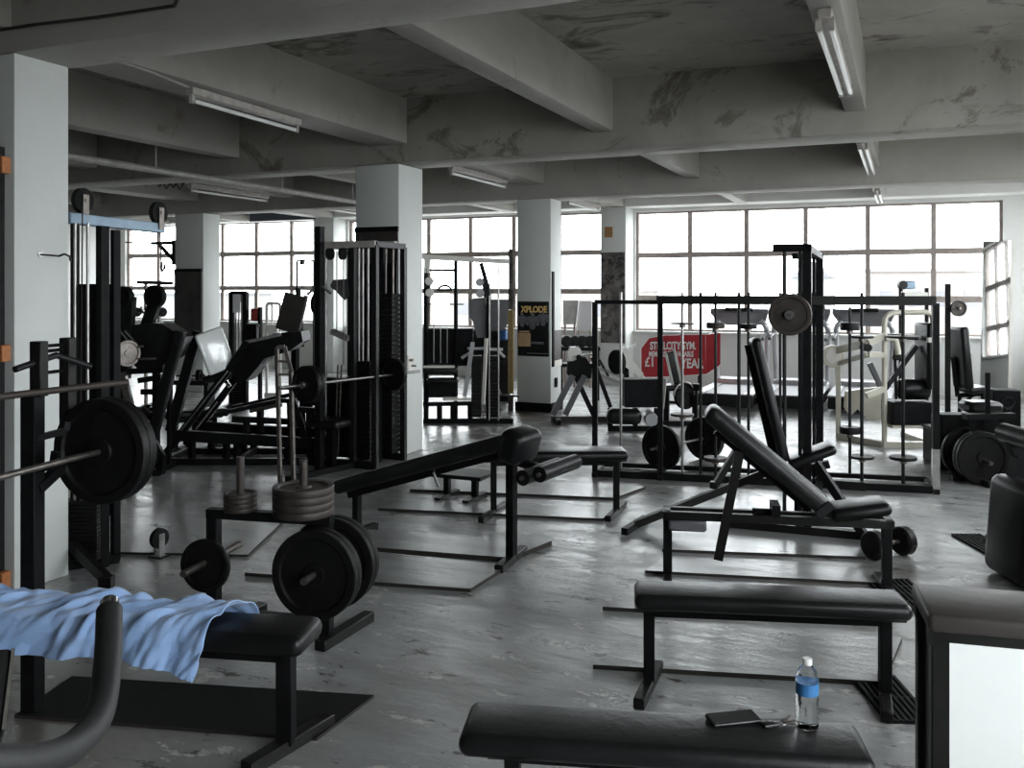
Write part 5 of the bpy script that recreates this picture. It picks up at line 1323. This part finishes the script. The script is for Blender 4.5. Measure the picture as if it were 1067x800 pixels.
# boards leaning on the sill left of the window column, dumbbells on their rack
def sill_boards():
    P = plane(15.2); r = thing('leaning_board', 'white board leaning on the window sill behind the poster column', 'board', gz(P(609, 345), .3))
    mb = MB(); polybox(mb, P, [(601, 344), (604.5, 313.5), (616.5, 313.5), (616.5, 344)], .03); mb.build('sheet', 'pale_board', r)
    MB().bar(P(600.8, 344, -.004), P(604.3, 313.5, -.004), .02, .02).build('edge', 'letter_white', r)
    for x in (603, 615): MB().bar(P(x, 343, .015), gz(P(x, 400, .015)), .03, .03, (0, 1, 0)).build('prop', 'frame_wood', r)
    r = thing('leaning_board', 'grey board on the window sill left of the white board', 'board', gz(P(595, 345), .3))
    mb = MB(); polybox(mb, P, [(587, 338), (587, 313), (603, 313), (600.5, 338)], .03, .05); mb.build('sheet', 'pipe', r)
    for x in (589, 599): MB().bar(P(x, 337, .065), gz(P(x, 400, .065)), .03, .03, (0, 1, 0)).build('prop', 'frame_wood', r)
    Q = plane(13.6); r = thing('dumbbell_rack', 'dark rack with a row of dumbbells right of the poster column', 'weight rack', gz(Q(602, 410)))
    for z in (.52, .76): MB().box(gz(Q(603, 380), z), (.62, .26, .05), M.Rotation(TH, 4, 'Z')).build('shelf', 'black_paint', r)
    for x in (584, 622): MB().bar(gz(Q(x, 400)), gz(Q(x, 400), .80), .05, .24, NV).build('post', 'black_paint', r)
    nm = ['leftmost', 'second from the left', 'third from the left', 'rightmost']
    for k, x in enumerate((590, 598, 606, 614)):
        c = gz(Q(x, 380), .875)
        dumbbell('black dumbbell, %s on the rack right of the poster column' % nm[k], c-NV*.14, c+NV*.14, .085, .085)
sill_boards()
slab('small_picture', 'small brown framed picture on the column beside the big window', 'picture', onY(638, 240, 15.1).x, onY(630, 240, 15.1).x, 15.12, zy(V((-4.6, 15.1, 0)), 247), zy(V((-4.6, 15.1, 0)), 236), 'wood', .02)
SB = slab('banner', 'dark blue banner board above the left windows', 'banner', onY(329, 220, 15.1).x, onY(261, 220, 15.1).x, 15.10, zy(onY(300, 220, 15.1), 229.5), zy(onY(300, 220, 15.1), 219.5), 'navy', .03)
# ---------------------------------------------------------------- lamps, cables, pipe
def lamp(label, p, q, tubes=1, w=.07, side=None):
    p, q = V(p), V(q); u = (q-p).normalized(); sd = u.cross(UP).normalized(); L = (q-p).length
    root = thing('fluorescent_lamp', label, 'lamp', (p+q)/2)
    hs = MB().bar(p, q, w, .055, UP, .006).build('housing', 'lamp_body', root)
    offs = [0] if tubes == 1 else [-.03, .03]
    for o in offs:
        a, b = p+u*.05+sd*o-UP*.065, q-u*.05+sd*o-UP*.065
        MB().cyl(a, b, .016, 12).build('tube', 'lamp_tube', root)
        for c in (p+u*.03, q-u*.03): MB().bar(c+sd*o-UP*.02, c+sd*o-UP*.085, .03, .03, u).build('lamp_holder', 'lamp_body', hs)
xA = -4.66
lamp('long old strip lamp under the beam at the upper left', at(197, 94, 3.03)*1.0, at(311, 128, 3.03))
def onX(x, y, X):
    u = (x-CX)/F; Y = X/((u*CT-ST)/(CT+u*ST)); d = Y/(CT+u*ST); return V((X, Y, H-(y-HY)*d/F))
xb = -.38
lamp('strip lamp with bare tubes under the nearest beam at the upper right', (xb, 4.8, 3.03), (xb, 6.55, 3.03), 2)
lamp('small strip lamp under the second beam at the upper right', (xb, 9.05, 3.03), (xb, 11.2, 3.03), 2)
lamp('strip lamp at the far end over the big window', (xb, 13.5, 3.03), (xb, 15.0, 3.03), 2)
lamp('strip lamp hanging right of the middle column', (-4.75, 9.2, 3.03), (-4.75, 10.75, 3.03), 1)
lamp('strip lamp behind the poster column under the ceiling', (-4.75, 13.1, 3.03), (-4.75, 14.6, 3.03), 1)
lamp('strip lamp along the left pipe, nearer of the two', (-8.65, 9.3, 3.01), (-8.65, 10.9, 3.01), 1)
lamp('strip lamp over the left windows, farther of the two', (-8.65, 12.2, 3.01), (-8.65, 13.6, 3.01), 1)
tag(MB().tube([at(112, 60.5, 3.05), at(160, 76, 3.05), at(197, 91, 3.04)], .010, 8).build('conduit', 'pipe'), 'thin conduit leading to the long strip lamp at the upper left', 'conduit')
a, b = onY(-40, 37, 3.43), onY(182, 6, 3.43)
tag(MB().tube([a, a.lerp(b, .35)+UP*.004, a.lerp(b, .7)-UP*.004, b], .009, 8).tube([b, b+V((.02, 0, .035)), b+V((.5, 0, .03)), b+V((1.5, 0, .05))], .009, 8).build('cable', 'cable'), 'dark cable running along the front beam at the top left', 'cable')
def pipe():
    a, b = V((-6.85, 4.0, 2.83)), V((-6.85, 11.2, 2.83)); root = thing('ceiling_pipe', 'pale pipe hanging under the beams at the left', 'pipe', (a+b)/2)
    MB().cyl(a, b, .035, 14).build('tube', 'pipe', root)
    for y in (5.2, 6.9, 8.9, 10.4): MB().bar((-6.85, y, 2.83), (-6.85, y, 3.5 if not 7.7 < y < 8.2 else 2.9), .012, .02).build('hanger', 'pipe', root)
pipe()
tag(MB().cyl((-.40, .5, 3.02), (-.40, 4.5, 3.02), .012, 8).build('conduit', 'pipe'), 'thin conduit leading to the strip lamp at the upper right', 'conduit')
for k in range(8):
    y = 8.32+k*.115; x = -8.65; dz = .03*(k % 3)
    tag(MB().tube([(x-.05, y-.035, 3.04), (x, y, 2.955-dz*.5), (x+.05, y+.04, 3.04)], .011, 6).build('hanging_strap', 'rubber'), 'short dark strap looped under the ceiling beam at the far left', 'strap', 'straps under the left beam')
# ---------------------------------------------------------------- what stands outside
def house(label, x0, x1, y, zt, m, roof=None, ridge=0.0, depth=8, wins=()):
    root = thing('building', label, 'building', ((x0+x1)/2, y, -4))
    MB().box(((x0+x1)/2, y+depth/2, (zt-4)/2), (x1-x0, depth, zt+4)).build('wall', m, root)
    if ridge:
        X = M.Translation((0, y-.2, 0)) @ M.Rotation(PI/2, 4, 'X')
        vs = [(x0-.3, zt), (x1+.3, zt), ((x0+x1)/2, zt+ridge)]
        MB().add([(a, y-.2, b) for a, b in vs]+[(a, y+depth, b) for a, b in vs], [(0, 1, 2), (3, 4, 5), (0, 1, 4, 3), (1, 2, 5, 4), (2, 0, 3, 5)]).build('roof', roof, root)
    else: MB().box(((x0+x1)/2, y+depth/2, zt+.1), (x1-x0+.4, depth+.4, .2)).build('roof', roof or m, root)
    for (a, b, c, d) in wins: MB().box(((a+b)/2, y-.02, (c+d)/2), (b-a, .06, d-c)).build('window', 'roof_pale', root)

house('pale gabled house far beyond the big window', -14.5, -9.5, 130, 3.2, 'building_pale', 'roof_pale', 2.2, 9, [(-13.5, -12.7, 0, 1.2), (-11.5, -10.7, 0, 1.2)])
house('long pale flat roofed building beyond the middle of the big window', -3, 13, 78, 3.0, 'building_warm', None, 0, 10, [(k, k+1.0, .3, 1.5) for k in range(-2, 12, 2)])
house('pale building with rows of windows beyond the right of the big window', 14, 30, 95, 4.2, 'building_pale', None, 0, 10, [(k, k+1.0, z, z+1.2) for k in range(15, 29, 2) for z in (-.5, 2.0)])
house('low warm toned building far beyond the middle window', -44, -24, 85, 1.4, 'building_warm', None, 0, 9, [(k, k+1.4, -1, .3) for k in range(-43, -25, 3)])
house('low pale building far beyond the left windows', -110, -70, 80, 1.0, 'building_pale', 'roof_pale', 0, 9, [(k, k+1.6, -1.2, .1) for k in range(-108, -72, 4)])
